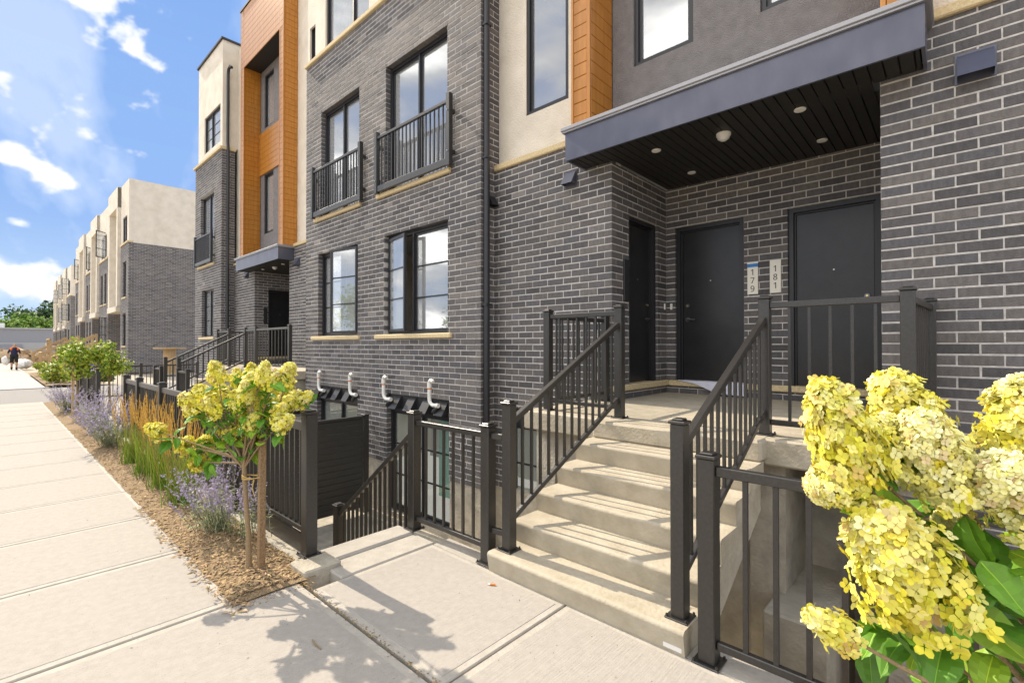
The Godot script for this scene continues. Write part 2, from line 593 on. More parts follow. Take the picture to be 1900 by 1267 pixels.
func lay_bricks(store: Array, wall: int, f: Face, u0: float, u1: float, v0: float, v1: float, holes: Array, c0 := 0, c1 := 0):
	# running bond; c0 / c1: 1 or 2 where the wall turns an outside corner (which courses give way to the other wall)
	var n := int(ceil((v1 - v0) / CH))
	for c in n:
		var a0 := v0 + c * CH + 0.0065
		var a1 := minf(a0 + CH - 0.013, v1)
		if a1 - a0 < 0.02:
			continue
		var par := (c + int(round(v0 / CH))) & 1
		var s := u0
		var e := u1
		if c0 and par == c0 - 1:
			s += 0.11
		if c1 and par == c1 - 1:
			e -= 0.11
		var k := floorf(s / BL) - 1.0
		while true:
			var b0 := k * BL + (BL / 2 if par else 0.0) + 0.006
			var b1 := b0 + BL - 0.012
			k += 1.0
			if b0 > e:
				break
			b0 = maxf(b0, s)
			b1 = minf(b1, e)
			if b1 - s < 0.07 or e - b0 < 0.07:
				continue
			if b0 - s < 0.083:
				b0 = s
			if e - b1 < 0.083:
				b1 = e
			var rects := [[b0, b1, a0, a1]]
			for h in holes:
				var nx := []
				for q in rects:
					if h[1] <= q[0] or h[0] >= q[1] or h[3] <= q[2] or h[2] >= q[3]:
						nx.append(q)
						continue
					if h[0] > q[0]:
						nx.append([q[0], h[0], q[2], q[3]])
					if h[1] < q[1]:
						nx.append([h[1], q[1], q[2], q[3]])
					var m0 := maxf(q[0], h[0])
					var m1 := minf(q[1], h[1])
					if h[2] > q[2]:
						nx.append([m0, m1, q[2], h[2]])
					if h[3] < q[3]:
						nx.append([m0, m1, h[3], q[3]])
				rects = nx
			for q in rects:
				var w: float = q[1] - q[0]
				var hh: float = q[3] - q[2]
				if w < 0.02 or hh < 0.015:
					continue
				var flip := 1.0 if rng.randf() < 0.5 else -1.0
				var B := Basis(f.u * flip * w / 0.26, Vector3.UP * flip * hh / 0.08, f.n)
				var p := f.at((q[0] + q[1]) / 2, (q[2] + q[3]) / 2, rng.randf_range(-0.0025, 0.0025))
				var wgt := rng.randf()
				store.append({"t": Transform3D(B, p), "w": wall, "k": rng.randi() % 7, "a": w * hh, "n": f.n, "g": 1.0 + (0.5 if wgt > 0.965 else 0.0) - (0.15 if wgt < 0.06 else 0.0)})

func flush_bricks(store: Array, walls: Array, most := 300):
	# the bricks that show largest are parts of their own, the rest one lot
	if brick_meshes.is_empty():
		for v in 4:
			brick_meshes.append(brick_mesh(v))
	var cam: Camera3D = get_node("camera")
	var inv := cam.transform.affine_inverse()
	var tv := tan(deg_to_rad(cam.fov) / 2)
	for b in store:
		var p: Vector3 = b.t.origin
		var q := inv * p
		var d := p - EYE
		b.s = 0.0
		if q.z < -0.1 and absf(q.y / -q.z) < tv * 0.97 and absf(q.x / -q.z) < tv * 1.46:
			b.s = b.a * maxf(0.0, -d.normalized().dot(b.n)) / d.length_squared()
	store.sort_custom(func(a, b): return a.s > b.s)
	var rest := {}
	for i in store.size():
		var b = store[i]
		if i < most:
			put(walls[b.w], "brick", brick_meshes[i % 4], brick_mats[b.k], b.t.origin, b.t.basis)
		else:
			if not rest.has(b.w):
				rest[b.w] = []
			rest[b.w].append(b)
	for w in rest:
		var mm := MultiMesh.new()
		mm.transform_format = MultiMesh.TRANSFORM_3D
		mm.use_colors = true
		mm.mesh = brick_meshes[1]
		mm.instance_count = rest[w].size()
		for i in rest[w].size():
			var b = rest[w][i]
			mm.set_instance_transform(i, b.t)
			var t: Color = brick_tints[b.k] * b.g
			mm.set_instance_color(i, Color(t.r, t.g, t.b, 1.0))
		var o := MultiMeshInstance3D.new()
		o.name = "brickwork"
		o.multimesh = mm
		o.material_override = M.brick_blend
		o.set_meta("kind", "stuff")
		walls[w].add_child(o, true)

# ------------------------------------------------------------------ windows
func window(parent: Node3D, f: Face, u0: float, u1: float, v0: float, v1: float, back: float, cols: Array, rows := 1, glass := "window_glass", called := "window", fw := 0.05, open_cols := []):
	# cols: the shares of the sashes; back: how far behind the wall face the frame stands
	var w := group_part(parent, called)
	var T := f.T()
	var st := begin()
	var d1 := -back
	var d0 := d1 - 0.09
	bx(st, Vector3(u0, v0, d0), Vector3(u1, v0 + fw, d1), T)
	bx(st, Vector3(u0, v1 - fw, d0), Vector3(u1, v1, d1), T)
	bx(st, Vector3(u0, v0 + fw, d0), Vector3(u0 + fw, v1 - fw, d1), T)
	bx(st, Vector3(u1 - fw, v0 + fw, d0), Vector3(u1, v1 - fw, d1), T)
	var tot := 0.0
	for c in cols:
		tot += c
	var x := u0 + fw
	var inner := u1 - u0 - 2 * fw
	for i in cols.size():
		var x2: float = x + inner * cols[i] / tot
		if i > 0:
			bx(st, Vector3(x - 0.022, v0 + fw, d0), Vector3(x + 0.022, v1 - fw, d1 - 0.004), T)
		x = x2
	put(w, "frame", done(st), M.black_frame)
	x = u0 + fw
	for i in cols.size():
		var x2: float = x + inner * cols[i] / tot
		if not i in open_cols:
			var a := x + (0.022 if i > 0 else 0.0)
			var b := x2 - (0.022 if i < cols.size() - 1 else 0.0)
			sash(w, Transform3D(T.basis, T * Vector3(a, v0 + fw, d1 - 0.03)), b - a, v1 - v0 - 2 * fw, rows, glass)
		x = x2
	return w

func sash(w: Node3D, T: Transform3D, wd: float, ht: float, rows: int, glass: String, bar := 0.035):
	var st := begin()
	bx(st, Vector3(0, 0, -0.045), Vector3(wd, bar, 0), T)
	bx(st, Vector3(0, ht - bar, -0.045), Vector3(wd, ht, 0), T)
	bx(st, Vector3(0, bar, -0.045), Vector3(bar, ht - bar, 0), T)
	bx(st, Vector3(wd - bar, bar, -0.045), Vector3(wd, ht - bar, 0), T)
	for k in range(1, rows):
		var y := bar + (ht - 2 * bar) * k / rows
		bx(st, Vector3(bar, y - 0.012, -0.035), Vector3(wd - bar, y + 0.012, -0.012), T)
	put(w, "sash", done(st), M.black_frame)
	for k in rows:
		var y0 := bar + (ht - 2 * bar) * k / rows + (0.012 if k > 0 else 0.0)
		var y1 := bar + (ht - 2 * bar) * (k + 1) / rows - (0.012 if k < rows - 1 else 0.0)
		var sp := begin()
		var z := -0.024
		quad(sp, T * Vector3(bar, y0, z), T * Vector3(wd - bar, y0, z), T * Vector3(wd - bar, y1, z), T * Vector3(bar, y1, z), T.basis.z)
		put(w, "pane", done(sp), M[glass])

func sill(parent: Node3D, f: Face, u0: float, u1: float, v0: float, v1: float, proud := 0.05, deep := 0.16, called := "sill"):
	var st := begin()
	cbx(st, Vector3(u0, v0, -deep), Vector3(u1, v1, proud), 0.012, f.T())
	put(parent, called, done(st), M.limestone_sill)

func vent_hood(parent: Node3D, f: Face, u: float, v: float, s := 0.2, m := "black_plastic", called := "vent_hood"):
	# sloping louvre hood on a back plate
	var st := begin()
	var T := f.T()
	bx(st, Vector3(u - s / 2, v - s / 2, 0.0), Vector3(u + s / 2, v + s / 2, 0.012), T)
	var a := s * 0.44
	var p := func(x, y, z): return T * Vector3(u + x, v + y, z)
	var A = [p.call(-a, a, 0.012), p.call(a, a, 0.012), p.call(a, a * 0.8, 0.03), p.call(-a, a * 0.8, 0.03)]
	var lowz := s * 0.62
	quad(st, A[3], A[2], p.call(a, -a, lowz), p.call(-a, -a, lowz), f.n + Vector3.UP)
	quad(st, A[0], A[1], A[2], A[3], Vector3.UP)
	for sg in [-1, 1]:
		tri3(st, p.call(a * sg, a * 0.8, 0.012), p.call(a * sg, -a, 0.012), p.call(a * sg, -a, lowz), f.u * sg)
		tri3(st, p.call(a * sg, a * 0.8, 0.012), p.call(a * sg, -a, lowz), p.call(a * sg, a * 0.8, 0.03), f.u * sg)
	put(parent, called, done(st), M[m])

# ------------------------------------------------------------------ townhouses of the near block
func brick_wall(t: Node3D, walls: Array, store: Array, f: Face, u0: float, u1: float, v0: float, v1: float, holes: Array, c0 := 0, c1 := 0, thick := 0.24):
	var st := begin()
	slab_with_holes(st, f, u0 + (0.007 if c0 else 0.0), u1 - (0.007 if c1 else 0.0), v0, v1, holes, -thick, -0.0045, 0.005)
	walls.append(put(t, "brick_wall", done(st), M.mortar))
	lay_bricks(store, walls.size() - 1, f, u0, u1, v0, v1, holes, c0, c1)

func panel_wall(t: Node3D, called: String, f: Face, u0: float, u1: float, v0: float, v1: float, holes: Array, m: Material, thick := 0.2):
	var st := begin()
	slab_with_holes(st, f, u0, u1, v0, v1, holes, -thick, 0.0)
	put(t, called, done(st), m)

func door(t: Node3D, f: Face, u0: float, u1: float, v0: float, v1: float, hinge_right: bool, lever := true):
	var d := group_part(t, "door")
	var T := f.T()
	var st := begin()
	var fw := 0.055
	bx(st, Vector3(u0, v0, -0.16), Vector3(u0 + fw, v1, -0.035), T)
	bx(st, Vector3(u1 - fw, v0, -0.16), Vector3(u1, v1, -0.035), T)
	bx(st, Vector3(u0 + fw, v1 - fw, -0.16), Vector3(u1 - fw, v1, -0.035), T)
	bx(st, Vector3(u0 + fw, v0, -0.16), Vector3(u0 + fw + 0.02, v1 - fw, -0.085), T)
	bx(st, Vector3(u1 - fw - 0.02, v0, -0.16), Vector3(u1 - fw, v1 - fw, -0.085), T)
	bx(st, Vector3(u0 + fw + 0.02, v1 - fw - 0.02, -0.16), Vector3(u1 - fw - 0.02, v1 - fw, -0.085), T)
	put(d, "door_frame", done(st), M.black_frame)
	st = begin()
	cbx(st, Vector3(u0 + fw + 0.022, v0 + 0.012, -0.15), Vector3(u1 - fw - 0.022, v1 - fw - 0.023, -0.1), 0.003, T)
	put(d, "door_leaf", done(st), M.black_door)
	var hu := u0 + fw + 0.09 if hinge_right else u1 - fw - 0.09
	var sg := 1.0 if hinge_right else -1.0
	var y := v0 + 0.88
	st = begin()
	tube(st, [T * Vector3(hu, y, -0.1), T * Vector3(hu, y, -0.085)], [0.033, 0.033], 14)
	tube(st, [T * Vector3(hu, y, -0.09), T * Vector3(hu, y, -0.045)], [0.012, 0.012], 8)
	tube(st, [T * Vector3(hu - 0.01 * sg, y, -0.05), T * Vector3(hu + 0.06 * sg, y, -0.048), T * Vector3(hu + 0.115 * sg, y - 0.004, -0.055)], [0.011, 0.010, 0.008], 8)
	if lever:
		put(d, "handle", done(st), M.dark_steel)
	st = begin()
	tube(st, [T * Vector3(hu, y + 0.2, -0.1), T * Vector3(hu, y + 0.2, -0.08)], [0.030, 0.027], 14)
	put(d, "deadbolt", done(st), M.dark_steel)
	st = begin()
	tube(st, [T * Vector3(hu, y + 0.2, -0.085), T * Vector3(hu, y + 0.2, -0.074)], [0.013, 0.012], 10)
	put(d, "lock_cylinder", done(st), M.brass)
	st = begin()
	tube(st, [T * Vector3((u0 + u1) / 2, v0 + 1.42, -0.105), T * Vector3((u0 + u1) / 2, v0 + 1.42, -0.094)], [0.009, 0.008], 10)
	put(d, "peephole", done(st), M.brushed_steel)

func jamb(t: Node3D, x0: float, x1: float, zf: float, z_in: float, z_out: float, y0: float, y1: float, boards_to: float, inner_right: bool):
	# one upright of the cedar surround: core, edge trims and lapped boards
	var g := group_part(t, "cedar_upright")
	var st := begin()
	var zin := minf(z_in, z_out)
	bx(st, Vector3(x0 + 0.02, y0, zin), Vector3(x1 - 0.02, y1, zf - 0.02))
	put(g, "core", done(st), M.cedar_cladding)
	for e in [[x0, x0 + 0.035], [x1 - 0.05, x1]]:
		boxp(g, "trim", Vector3(e[0], y0, zf - 0.03), Vector3(e[1], y1, zf + 0.006), M.cedar_cladding, 0.003)
	var y := y0
	var fm := box_mesh(Vector3(x1 - x0 - 0.087, 0.157, 0.018), 0.006)
	var dr := zf - 0.036 - (z_in if inner_right else z_out)
	var dl := zf - 0.036 - (z_out if inner_right else z_in)
	var rm := box_mesh(Vector3(0.018, 0.157, dr), 0.006)
	while y + 0.16 <= boards_to:
		put(g, "board", fm, M.cedar_cladding, Vector3((x0 + x1) / 2 - 0.0075, y + 0.08, zf - 0.010))
		put(g, "board", rm, M.cedar_cladding, Vector3(x1 - 0.012, y + 0.08, zf - 0.034 - dr / 2))
		y += 0.16

func recess_unit(called: String, label: String, off: Vector3, near: bool) -> Node3D:
	var t := thing(called, label, "townhouse", off)
	var walls := []
	var store := []
	# local coordinates: the wall plane is z = -5.265, x and y as in the near house
	var w := -5.265
	var zb := -6.797
	var f := front(w, 0.0)
	var ve := 4.27
	var basew := [[-4.98, -4.36, -1.3, 0.69]] if near else []
	var xr := 2.6 if near else 2.55
	brick_wall(t, walls, store, f, -5.216, -3.16, -0.54, ve, basew, 0, 1)
	brick_wall(t, walls, store, f, -0.48, xr, -0.54, ve, [], 0, 0)
	var rf := side_face(-3.16, w)
	brick_wall(t, walls, store, rf, 0.0, 1.532, 0.90, 3.9, [[0.435, 1.255, 1.10, 3.33]], 2, 0)
	var bf := front(zb, 0.0)
	brick_wall(t, walls, store, bf, -3.16, -0.48, 0.90, 3.9, [[-3.02, -2.08, 1.10, 3.32], [-1.555, -0.615, 1.10, 3.32]], 0, 0)
	# the side of the recess that faces away, its ceiling and the foundation
	boxp(t, "recess_wall", Vector3(-0.47, 0.9, zb - 0.3), Vector3(-0.2, 3.94, w - 0.26), M.mortar)
	boxp(t, "recess_ceiling", Vector3(-3.15, 3.96, zb - 0.2), Vector3(-0.2, 4.24, w - 0.3), M.roof_membrane)
	boxp(t, "foundation", Vector3(-5.216, -1.6, w - 0.26), Vector3(xr, -0.545, w - 0.02), M.foundation_concrete)
	# stone sills under the doors
	sill(t, rf, 0.02, 1.53, 1.02, 1.10, 0.045, 0.2, "door_sill")
	sill(t, bf, -3.11, -0.48, 1.02, 1.10, 0.045, 0.2, "door_sill")
	door(t, rf, 0.435, 1.255, 1.10, 3.33, false)
	door(t, bf, -3.02, -2.08, 1.10, 3.32, true)
	door(t, bf, -1.555, -0.615, 1.10, 3.32, false, false)
	# belt course and stucco storeys
	sill(t, f, -5.21, -3.56, 4.27, 4.36, 0.04, 0.2, "belt_course")
	sill(t, f, -0.16, xr, 4.27, 4.36, 0.04, 0.2, "belt_course")
	var cf := front(-5.36, 0.0)
	panel_wall(t, "stucco_wall", cf, -5.216, -3.53, 4.36, 12.0, [[-4.66, -3.89, 4.99, 7.2], [-4.66, -3.89, 8.7, 10.6]], M.cream_stucco)
	panel_wall(t, "stucco_wall", cf, -0.19, xr, 4.36, 12.0, [], M.cream_stucco)
	window(t, cf, -4.66, -3.89, 4.99, 7.2, 0.02, [1.0])
	window(t, cf, -4.66, -3.89, 8.7, 10.6, 0.02, [1.0])
	var to := 7.6 if near else 12.4
	jamb(t, -3.55, -3.27, -4.95, -5.47, -5.35, 4.3, 12.4, to, true)
	jamb(t, -0.445, -0.165, -4.95, -5.47, -5.35, 4.3, 12.4, to, false)
	var gf := front(-5.475, 0.0)
	var wins := [[-2.97, -2.21, 5.10, 7.05], [-1.50, -0.74, 5.10, 7.05], [-2.97, -2.21, 8.56, 10.3], [-1.50, -0.74, 8.56, 10.3]]
	panel_wall(t, "recessed_wall", gf, -3.27, -0.445, 4.3, 11.4, wins, M.charcoal_stucco)
	for q in wins:
		window(t, gf, q[0], q[1], q[2], q[3], 0.03, [1.0])
	var sp := group_part(t, "cedar_spandrel")
	for k in 8:
		boxp(sp, "board", Vector3(-3.26, 7.06 + k * 0.173, -5.473), Vector3(-0.455, 7.06 + k * 0.173 + 0.17, -5.43), M.cedar_cladding, 0.005)
	var hd := group_part(t, "cedar_header")
	boxp(hd, "core", Vector3(-3.53, 10.5, -5.6), Vector3(-0.185, 12.38, -4.97), M.black_soffit)
	for k in 11:
		boxp(hd, "board", Vector3(-3.56, 10.48 + k * 0.173, -4.968), Vector3(-0.155, 10.48 + k * 0.173 + 0.17, -4.944), M.cedar_cladding, 0.005)
	boxp(hd, "cap_flashing", Vector3(-3.6, 12.4, -5.7), Vector3(-0.115, 12.45, -4.92), M.black_frame)
	# entrance canopy
	var c := group_part(t, "entrance_canopy")
	boxp(c, "fascia", Vector3(-3.554, 3.885, -4.853), Vector3(-0.165, 4.225, -4.827), M.slate_metal)
	boxp(c, "end_panel", Vector3(-3.554, 3.885, -5.262), Vector3(-3.53, 4.225, -4.855), M.slate_metal)
	boxp(c, "end_panel", Vector3(-0.189, 3.885, -5.262), Vector3(-0.165, 4.225, -4.855), M.slate_metal)
	var st := begin()
	cbx(st, Vector3(-3.60, 4.245, -5.35), Vector3(-0.12, 4.29, -4.785), 0.006)
	bx(st, Vector3(-3.585, 4.225, -5.3), Vector3(-0.135, 4.246, -4.80))
	put(c, "drip_edge", done(st), M.drip_metal)
	boxp(c, "deck", Vector3(-3.52, 3.925, -5.24), Vector3(-0.2, 4.22, -4.86), M.black_soffit)
	var x := -3.528
	while x < -0.2:
		var x1 := minf(x + 0.098, -0.19)
		var z1 := w + 0.003 if x < -3.17 or x1 > -0.47 else zb + 0.003
		boxp(c, "soffit_board", Vector3(x, 3.90, z1), Vector3(x1 - 0.008, 3.922, -4.854), M.black_soffit, 0.004)
		x += 0.1
	for p in [[-2.591, -5.317], [-1.11, -5.342], [-2.576, -6.316], [-1.096, -6.31]]:
		st = begin()
		tube(st, [Vector3(p[0], 3.902, p[1]), Vector3(p[0], 3.890, p[1])], [0.055, 0.05], 20)
		put(c, "downlight", done(st), M.white_paint)
	st = begin()
	tube(st, [Vector3(-1.849, 3.902, -5.392), Vector3(-1.849, 3.875, -5.392), Vector3(-1.849, 3.87, -5.392), Vector3(-1.849, 3.845, -5.392), Vector3(-1.849, 3.825, -5.392)], [0.075, 0.075, 0.065, 0.06, 0.03], 20)
	put(c, "smoke_detector", done(st), M.white_paint)
	# small fittings
	vent_hood(t, f, -3.78, 3.83, 0.2, "slate_metal")
	vent_hood(t, f, 0.12, 3.81, 0.24, "slate_metal")
	var ip := begin()
	cbx(ip, Vector3(0.27, 2.18, 0.0), Vector3(0.40, 2.72, 0.02), 0.006, rf.T())
	put(t, "intercom_panel", done(ip), M.black_plastic)
	for e in [[1.46, rf], [-3.08, bf]]:
		var ps := begin()
		var ff: Face = e[1]
		cbx(ps, Vector3(e[0] - 0.018, 2.13, 0.0), Vector3(e[0] + 0.018, 2.22, 0.018), 0.006, ff.T())
		put(t, "doorbell", done(ps), M.white_paint)
	if near:
		window(t, f, -4.98, -4.36, -1.28, 0.45, 0.1, [1.0], 3, "basement_glass", "basement_window")
		boxp(t, "vent_panel", Vector3(-4.98, 0.45, w - 0.1), Vector3(-4.36, 0.69, w - 0.05), M.black_frame)
	# inside: partition and shell
	boxp(t, "partition", Vector3(-5.1, -1.5, -9.3), Vector3(xr, 11.9, -9.2), M.drywall)
	boxp(t, "rear_wall", Vector3(-5.2, -1.5, -12.3), Vector3(xr, 12.0, -12.1), M.cream_stucco)
	boxp(t, "roof", Vector3(-5.2, 11.6, -12.1), Vector3(xr, 11.8, -5.7), M.roof_membrane)
	boxp(t, "side_wall", Vector3(xr, -1.5, -12.3), Vector3(xr + 0.2, 12.0, w - 0.02), M.cream_stucco)
	for y in [4.32, 7.7]:
		boxp(t, "floor_slab", Vector3(-5.1, y, -9.19), Vector3(xr - 0.02, y + 0.22, -5.72), M.drywall)
	flush_bricks(store, walls)
	return t

func juliet(t: Node3D, x0: float, x1: float, z: float, y0 := 4.42, y1 := 5.56):
	var g := group_part(t, "balcony_railing")
	var n := 17
	for x in [x0 + 0.04, x1 - 0.04]:
		boxp(g, "post", Vector3(x - 0.04, y0, z - 0.04), Vector3(x + 0.04, y1, z + 0.04), M.black_aluminium, 0.004)
		boxp(g, "bracket", Vector3(x - 0.03, y0 + 0.2, -4.966 if z > -5.0 else z - 0.1), Vector3(x + 0.03, y0 + 0.26, z - 0.041), M.black_aluminium)
		boxp(g, "bracket", Vector3(x - 0.03, y1 - 0.3, -4.966 if z > -5.0 else z - 0.1), Vector3(x + 0.03, y1 - 0.24, z - 0.041), M.black_aluminium)
		for y in [y0 + 0.23, y1 - 0.27]:
			put(g, "bolt", tube_mesh([Vector3(x, y, z + 0.04), Vector3(x, y, z + 0.05)], [0.012, 0.01]), M.brushed_steel)
	boxp(g, "top_rail", Vector3(x0 + 0.081, y1 - 0.14, z - 0.025), Vector3(x1 - 0.081, y1 - 0.09, z + 0.025), M.black_aluminium, 0.004)
	boxp(g, "bottom_rail", Vector3(x0 + 0.081, y0 + 0.02, z - 0.025), Vector3(x1 - 0.081, y0 + 0.13, z + 0.025), M.black_aluminium, 0.004)
	var bm := box_mesh(Vector3(0.02, y1 - y0 - 0.27, 0.02))
	for k in n:
		var x := lerpf(x0 + 0.08, x1 - 0.08, (k + 1.0) / (n + 1.0))
		put(g, "baluster", bm, M.black_aluminium, Vector3(x, (y0 + 0.13 + y1 - 0.14) / 2, z))

func vent_pipe(t: Node3D, at: Vector3):
	# white plastic flue: out of the panel, up, and over in a hook
	var pts := []
	var r := []
	for k in 6:
		var a := PI / 2 * k / 5.0
		pts.append(at + Vector3(0.04 - 0.10 * sin(a), 0.02 + 0.10 - 0.10 * cos(a), 0.14))
	pts.push_front(at + Vector3(0.12, 0.02, 0.13))
	pts.append(at + Vector3(-0.06, 0.36, 0.14))
	for k in range(1, 7):
		var a := PI * 0.8 * k / 6.0
		pts.append(at + Vector3(0.0 - 0.06 * cos(a), 0.36 + 0.06 * sin(a), 0.14 + 0.02 * k / 6.0))
	for p in pts:
		r.append(0.031)
	var g := group_part(t, "vent_pipe")
	put(g, "pipe", tube_mesh(pts, r, 12), M.white_pvc)
	put(g, "coupling", tube_mesh([at + Vector3(0.1, 0.02, 0.131), at + Vector3(0.16, 0.02, 0.128)], [0.038, 0.038], 12), M.white_pvc)
	put(g, "coupling", tube_mesh([at + Vector3(-0.06, 0.30, 0.14), at + Vector3(-0.06, 0.37, 0.14)], [0.037, 0.037], 12), M.white_pvc)
	put(g, "tag", tube_mesh([at + Vector3(-0.06, 0.27, 0.14), at + Vector3(-0.06, 0.29, 0.14)], [0.0335, 0.0335], 12), M.orange_tag)
	put(g, "intake", tube_mesh([at + Vector3(0.10, 0.0, 0.0), at + Vector3(0.10, -0.01, 0.09), at + Vector3(0.06, -0.05, 0.12), at + Vector3(0.02, -0.10, 0.12)], [0.035, 0.035, 0.035, 0.036], 10), M.black_plastic)

func downspout(t: Node3D, pts: Array, called := "downspout"):
	put(t, called, tube_mesh(pts, range(pts.size()).map(func(_i): return 0.048), 10), M.black_frame)

func open_sash(t: Node3D, hinge: Vector3, turn: float, wd: float, ht: float, rows := 3):
	var g := group_part(t, "open_sash")
	sash(g, Transform3D(Basis(Vector3.UP, turn), hinge), wd, ht, rows, "window_glass", 0.045)

func make_townhouses():
	recess_unit("townhouse", "dark brick townhouse with black entrance canopy, doors 179 and 181 and wide brick wall", Vector3.ZERO, true)
	recess_unit("townhouse", "farther brick townhouse entrance with tall orange cedar surround over a grey canopy", Vector3(-13.69, 0.14, -0.605), false)
	# the bay between the two entrances
	var t := thing("townhouse", "projecting dark brick bay with two balcony railings and four white vent pipes", "townhouse")
	var walls := []
	var store := []
	var z := -4.968
	var f := front(z, 0.0)
	var lo := [[-10.46, -8.77, 1.81, 3.63], [-7.82, -5.98, 1.81, 3.63]]
	var md := [[-10.34, -8.72, 4.44, 6.76], [-7.77, -6.0, 4.44, 6.76]]
	var bs := [[-10.5, -8.76, -1.4, 0.73], [-7.72, -5.95, -1.4, 0.73]]
	brick_wall(t, walls, store, f, -11.08, -5.216, -0.54, 8.01, lo + md + bs, 0, 1)
	var rf := side_face(-5.216, z)
	brick_wall(t, walls, store, rf, 0.0, 0.39, -0.54, 12.0, [], 2, 0)
	boxp(t, "left_return", Vector3(-11.07, -0.5, -5.9), Vector3(-10.85, 12.0, z - 0.26), M.mortar)
	var fst := begin()
	slab_with_holes(fst, f, -11.08, -5.216, -1.6, -0.545, bs, -0.26, -0.02)
	put(t, "foundation", done(fst), M.foundation_concrete)
	sill(t, f, -11.1, -5.2, 8.01, 8.10, 0.05, 0.2, "belt_course")
	var up := front(z - 0.03, 0.0)
	var tops := [[-10.22, -8.42, 8.16, 10.4], [-7.9, -6.1, 8.16, 10.4], [-10.98, -10.70, 8.14, 8.93]]
	panel_wall(t, "stucco_wall", up, -11.08, -5.22, 8.10, 12.0, tops, M.cream_stucco)
	for q in tops.slice(0, 2):
		window(t, up, q[0], q[1], q[2], q[3], 0.04, [1.7, 1.0], 2)
	window(t, up, -10.98, -10.70, 8.14, 8.93, 0.04, [1.0], 1, "window_glass", "window", 0.03)
	for i in 2:
		var q = lo[i]
		sill(t, f, q[0] - 0.27, q[1] + 0.11, q[2] - 0.085, q[2] - 0.002)
		window(t, f, q[0], q[1], q[2], q[3], 0.1, [0.95, 1.35] if i == 1 else [1.0, 1.0], 3, "window_glass", "window", 0.05, [0] if i == 1 else [1])
		q = md[i]
		sill(t, f, q[0] - 0.27, q[1] + 0.1, q[2] - 0.085, q[2] - 0.002)
		window(t, f, q[0], q[1], q[2], q[3], 0.1, [1.0, 1.0], 1, "window_glass", "patio_window", 0.06)
	open_sash(t, Vector3(-8.79, 1.86, z - 0.03), deg_to_rad(180.0 + 10.0), 0.82, 1.73)
	open_sash(t, Vector3(-7.77, 1.86, z - 0.06), deg_to_rad(-11.0), 0.72, 1.71)
	juliet(t, -10.56, -8.46, -4.87)
	juliet(t, -7.95, -5.79, -4.87)
	# basement doors with their vent panels and flues
	for q in bs:
		boxp(t, "vent_panel", Vector3(q[0], 0.45, z - 0.12), Vector3(q[1], 0.73, z - 0.05), M.black_frame)
		window(t, f, q[0], q[1], -1.38, 0.45, 0.1, [1.15, 1.0], 3, "basement_glass", "patio_door")
		boxp(t, "green_board", Vector3(q[0] + 0.05, -1.4, -6.2), Vector3(q[1] - 0.7, 0.44, -6.15), M.green_board)
	var pf := front(z - 0.05, 0.0)
	for u in [-10.45, -10.02, -9.6, -9.15, -7.42, -6.98, -6.55, -6.12]:
		vent_hood(t, pf, u, 0.585, 0.24)
	for p in [[-10.17, 0.62], [-8.83, 0.62], [-7.62, 0.62], [-6.27, 0.62]]:
		vent_pipe(t, Vector3(p[0], p[1], z - 0.05))
	downspout(t, [Vector3(-5.165, 12.0, -5.04), Vector3(-5.165, 6.0, -5.04), Vector3(-5.165, -0.35, -5.04), Vector3(-5.165, -0.5, -5.0)])
	for y in [0.1, 2.2, 4.4, 6.4]:
		boxp(t, "pipe_strap", Vector3(-5.216, y, -5.1), Vector3(-5.112, y + 0.03, -4.985), M.black_plastic)
	vent_hood(t, rf, 0.22, 3.8, 0.16)
	boxp(t, "partition", Vector3(-11.0, -1.5, -8.6), Vector3(-5.22, 11.9, -8.5), M.drywall)
	boxp(t, "rear_wall", Vector3(-11.07, -1.5, -12.3), Vector3(-5.2, 12.0, -12.1), M.cream_stucco)
	boxp(t, "roof", Vector3(-11.07, 11.6, -12.1), Vector3(-5.22, 11.8, -5.3), M.roof_membrane)
	for y in [1.45, 4.05, 7.6]:
		boxp(t, "floor_slab", Vector3(-10.84, y, -8.49), Vector3(-5.46, y + 0.22, z - 0.27), M.drywall)
	flush_bricks(store, walls)
	# end bay of the block
	t = thing("townhouse", "narrow end bay of the near brick block with cream stucco top and black downspout", "townhouse")
	walls = []
	store = []
	z = -5.45
	f = front(z, 0.0)
	var hs := [[-21.0, -19.57, 1.92, 3.68], [-21.2, -19.6, 4.6, 7.2]]
	brick_wall(t, walls, store, f, -21.9, -18.76, 0.0, 8.46, hs, 0, 1)
	rf = side_face(-18.76, z)
	brick_wall(t, walls, store, rf, 0.0, 0.42, 0.0, 8.46, [], 2, 0)
	sill(t, f, -22.0, -18.73, 8.46, 8.56, 0.06, 0.2, "belt_course")
	sill(t, rf, 0.2, 0.45, 8.46, 8.56, 0.04, 0.1, "belt_course")
	up = front(z - 0.02, 0.0)
	panel_wall(t, "stucco_wall", up, -21.6, -18.78, 8.56, 12.3, [[-20.85, -19.0, 8.8, 10.15]], M.cream_stucco)
	panel_wall(t, "stucco_wall", side_face(-18.78, z - 0.02), 0.2, 1.5, 8.56, 12.3, [], M.cream_stucco)
	boxp(t, "cap_flashing", Vector3(-21.66, 12.3, -7.0), Vector3(-18.72, 12.36, z + 0.04), M.black_frame)
	window(t, up, -20.85, -19.0, 8.8, 10.15, 0.04, [0.7, 1.0], 3)
	window(t, f, hs[0][0], hs[0][1], hs[0][2], hs[0][3], 0.1, [1.0, 1.0], 3)
	window(t, f, hs[1][0], hs[1][1], hs[1][2], hs[1][3], 0.1, [1.0, 1.0], 1, "window_glass", "patio_window")
	for q in hs:
		sill(t, f, q[0] - 0.25, q[1] + 0.1, q[2] - 0.09, q[2] - 0.002)
	juliet(t, -21.5, -19.45, -5.34, 4.6, 5.75)
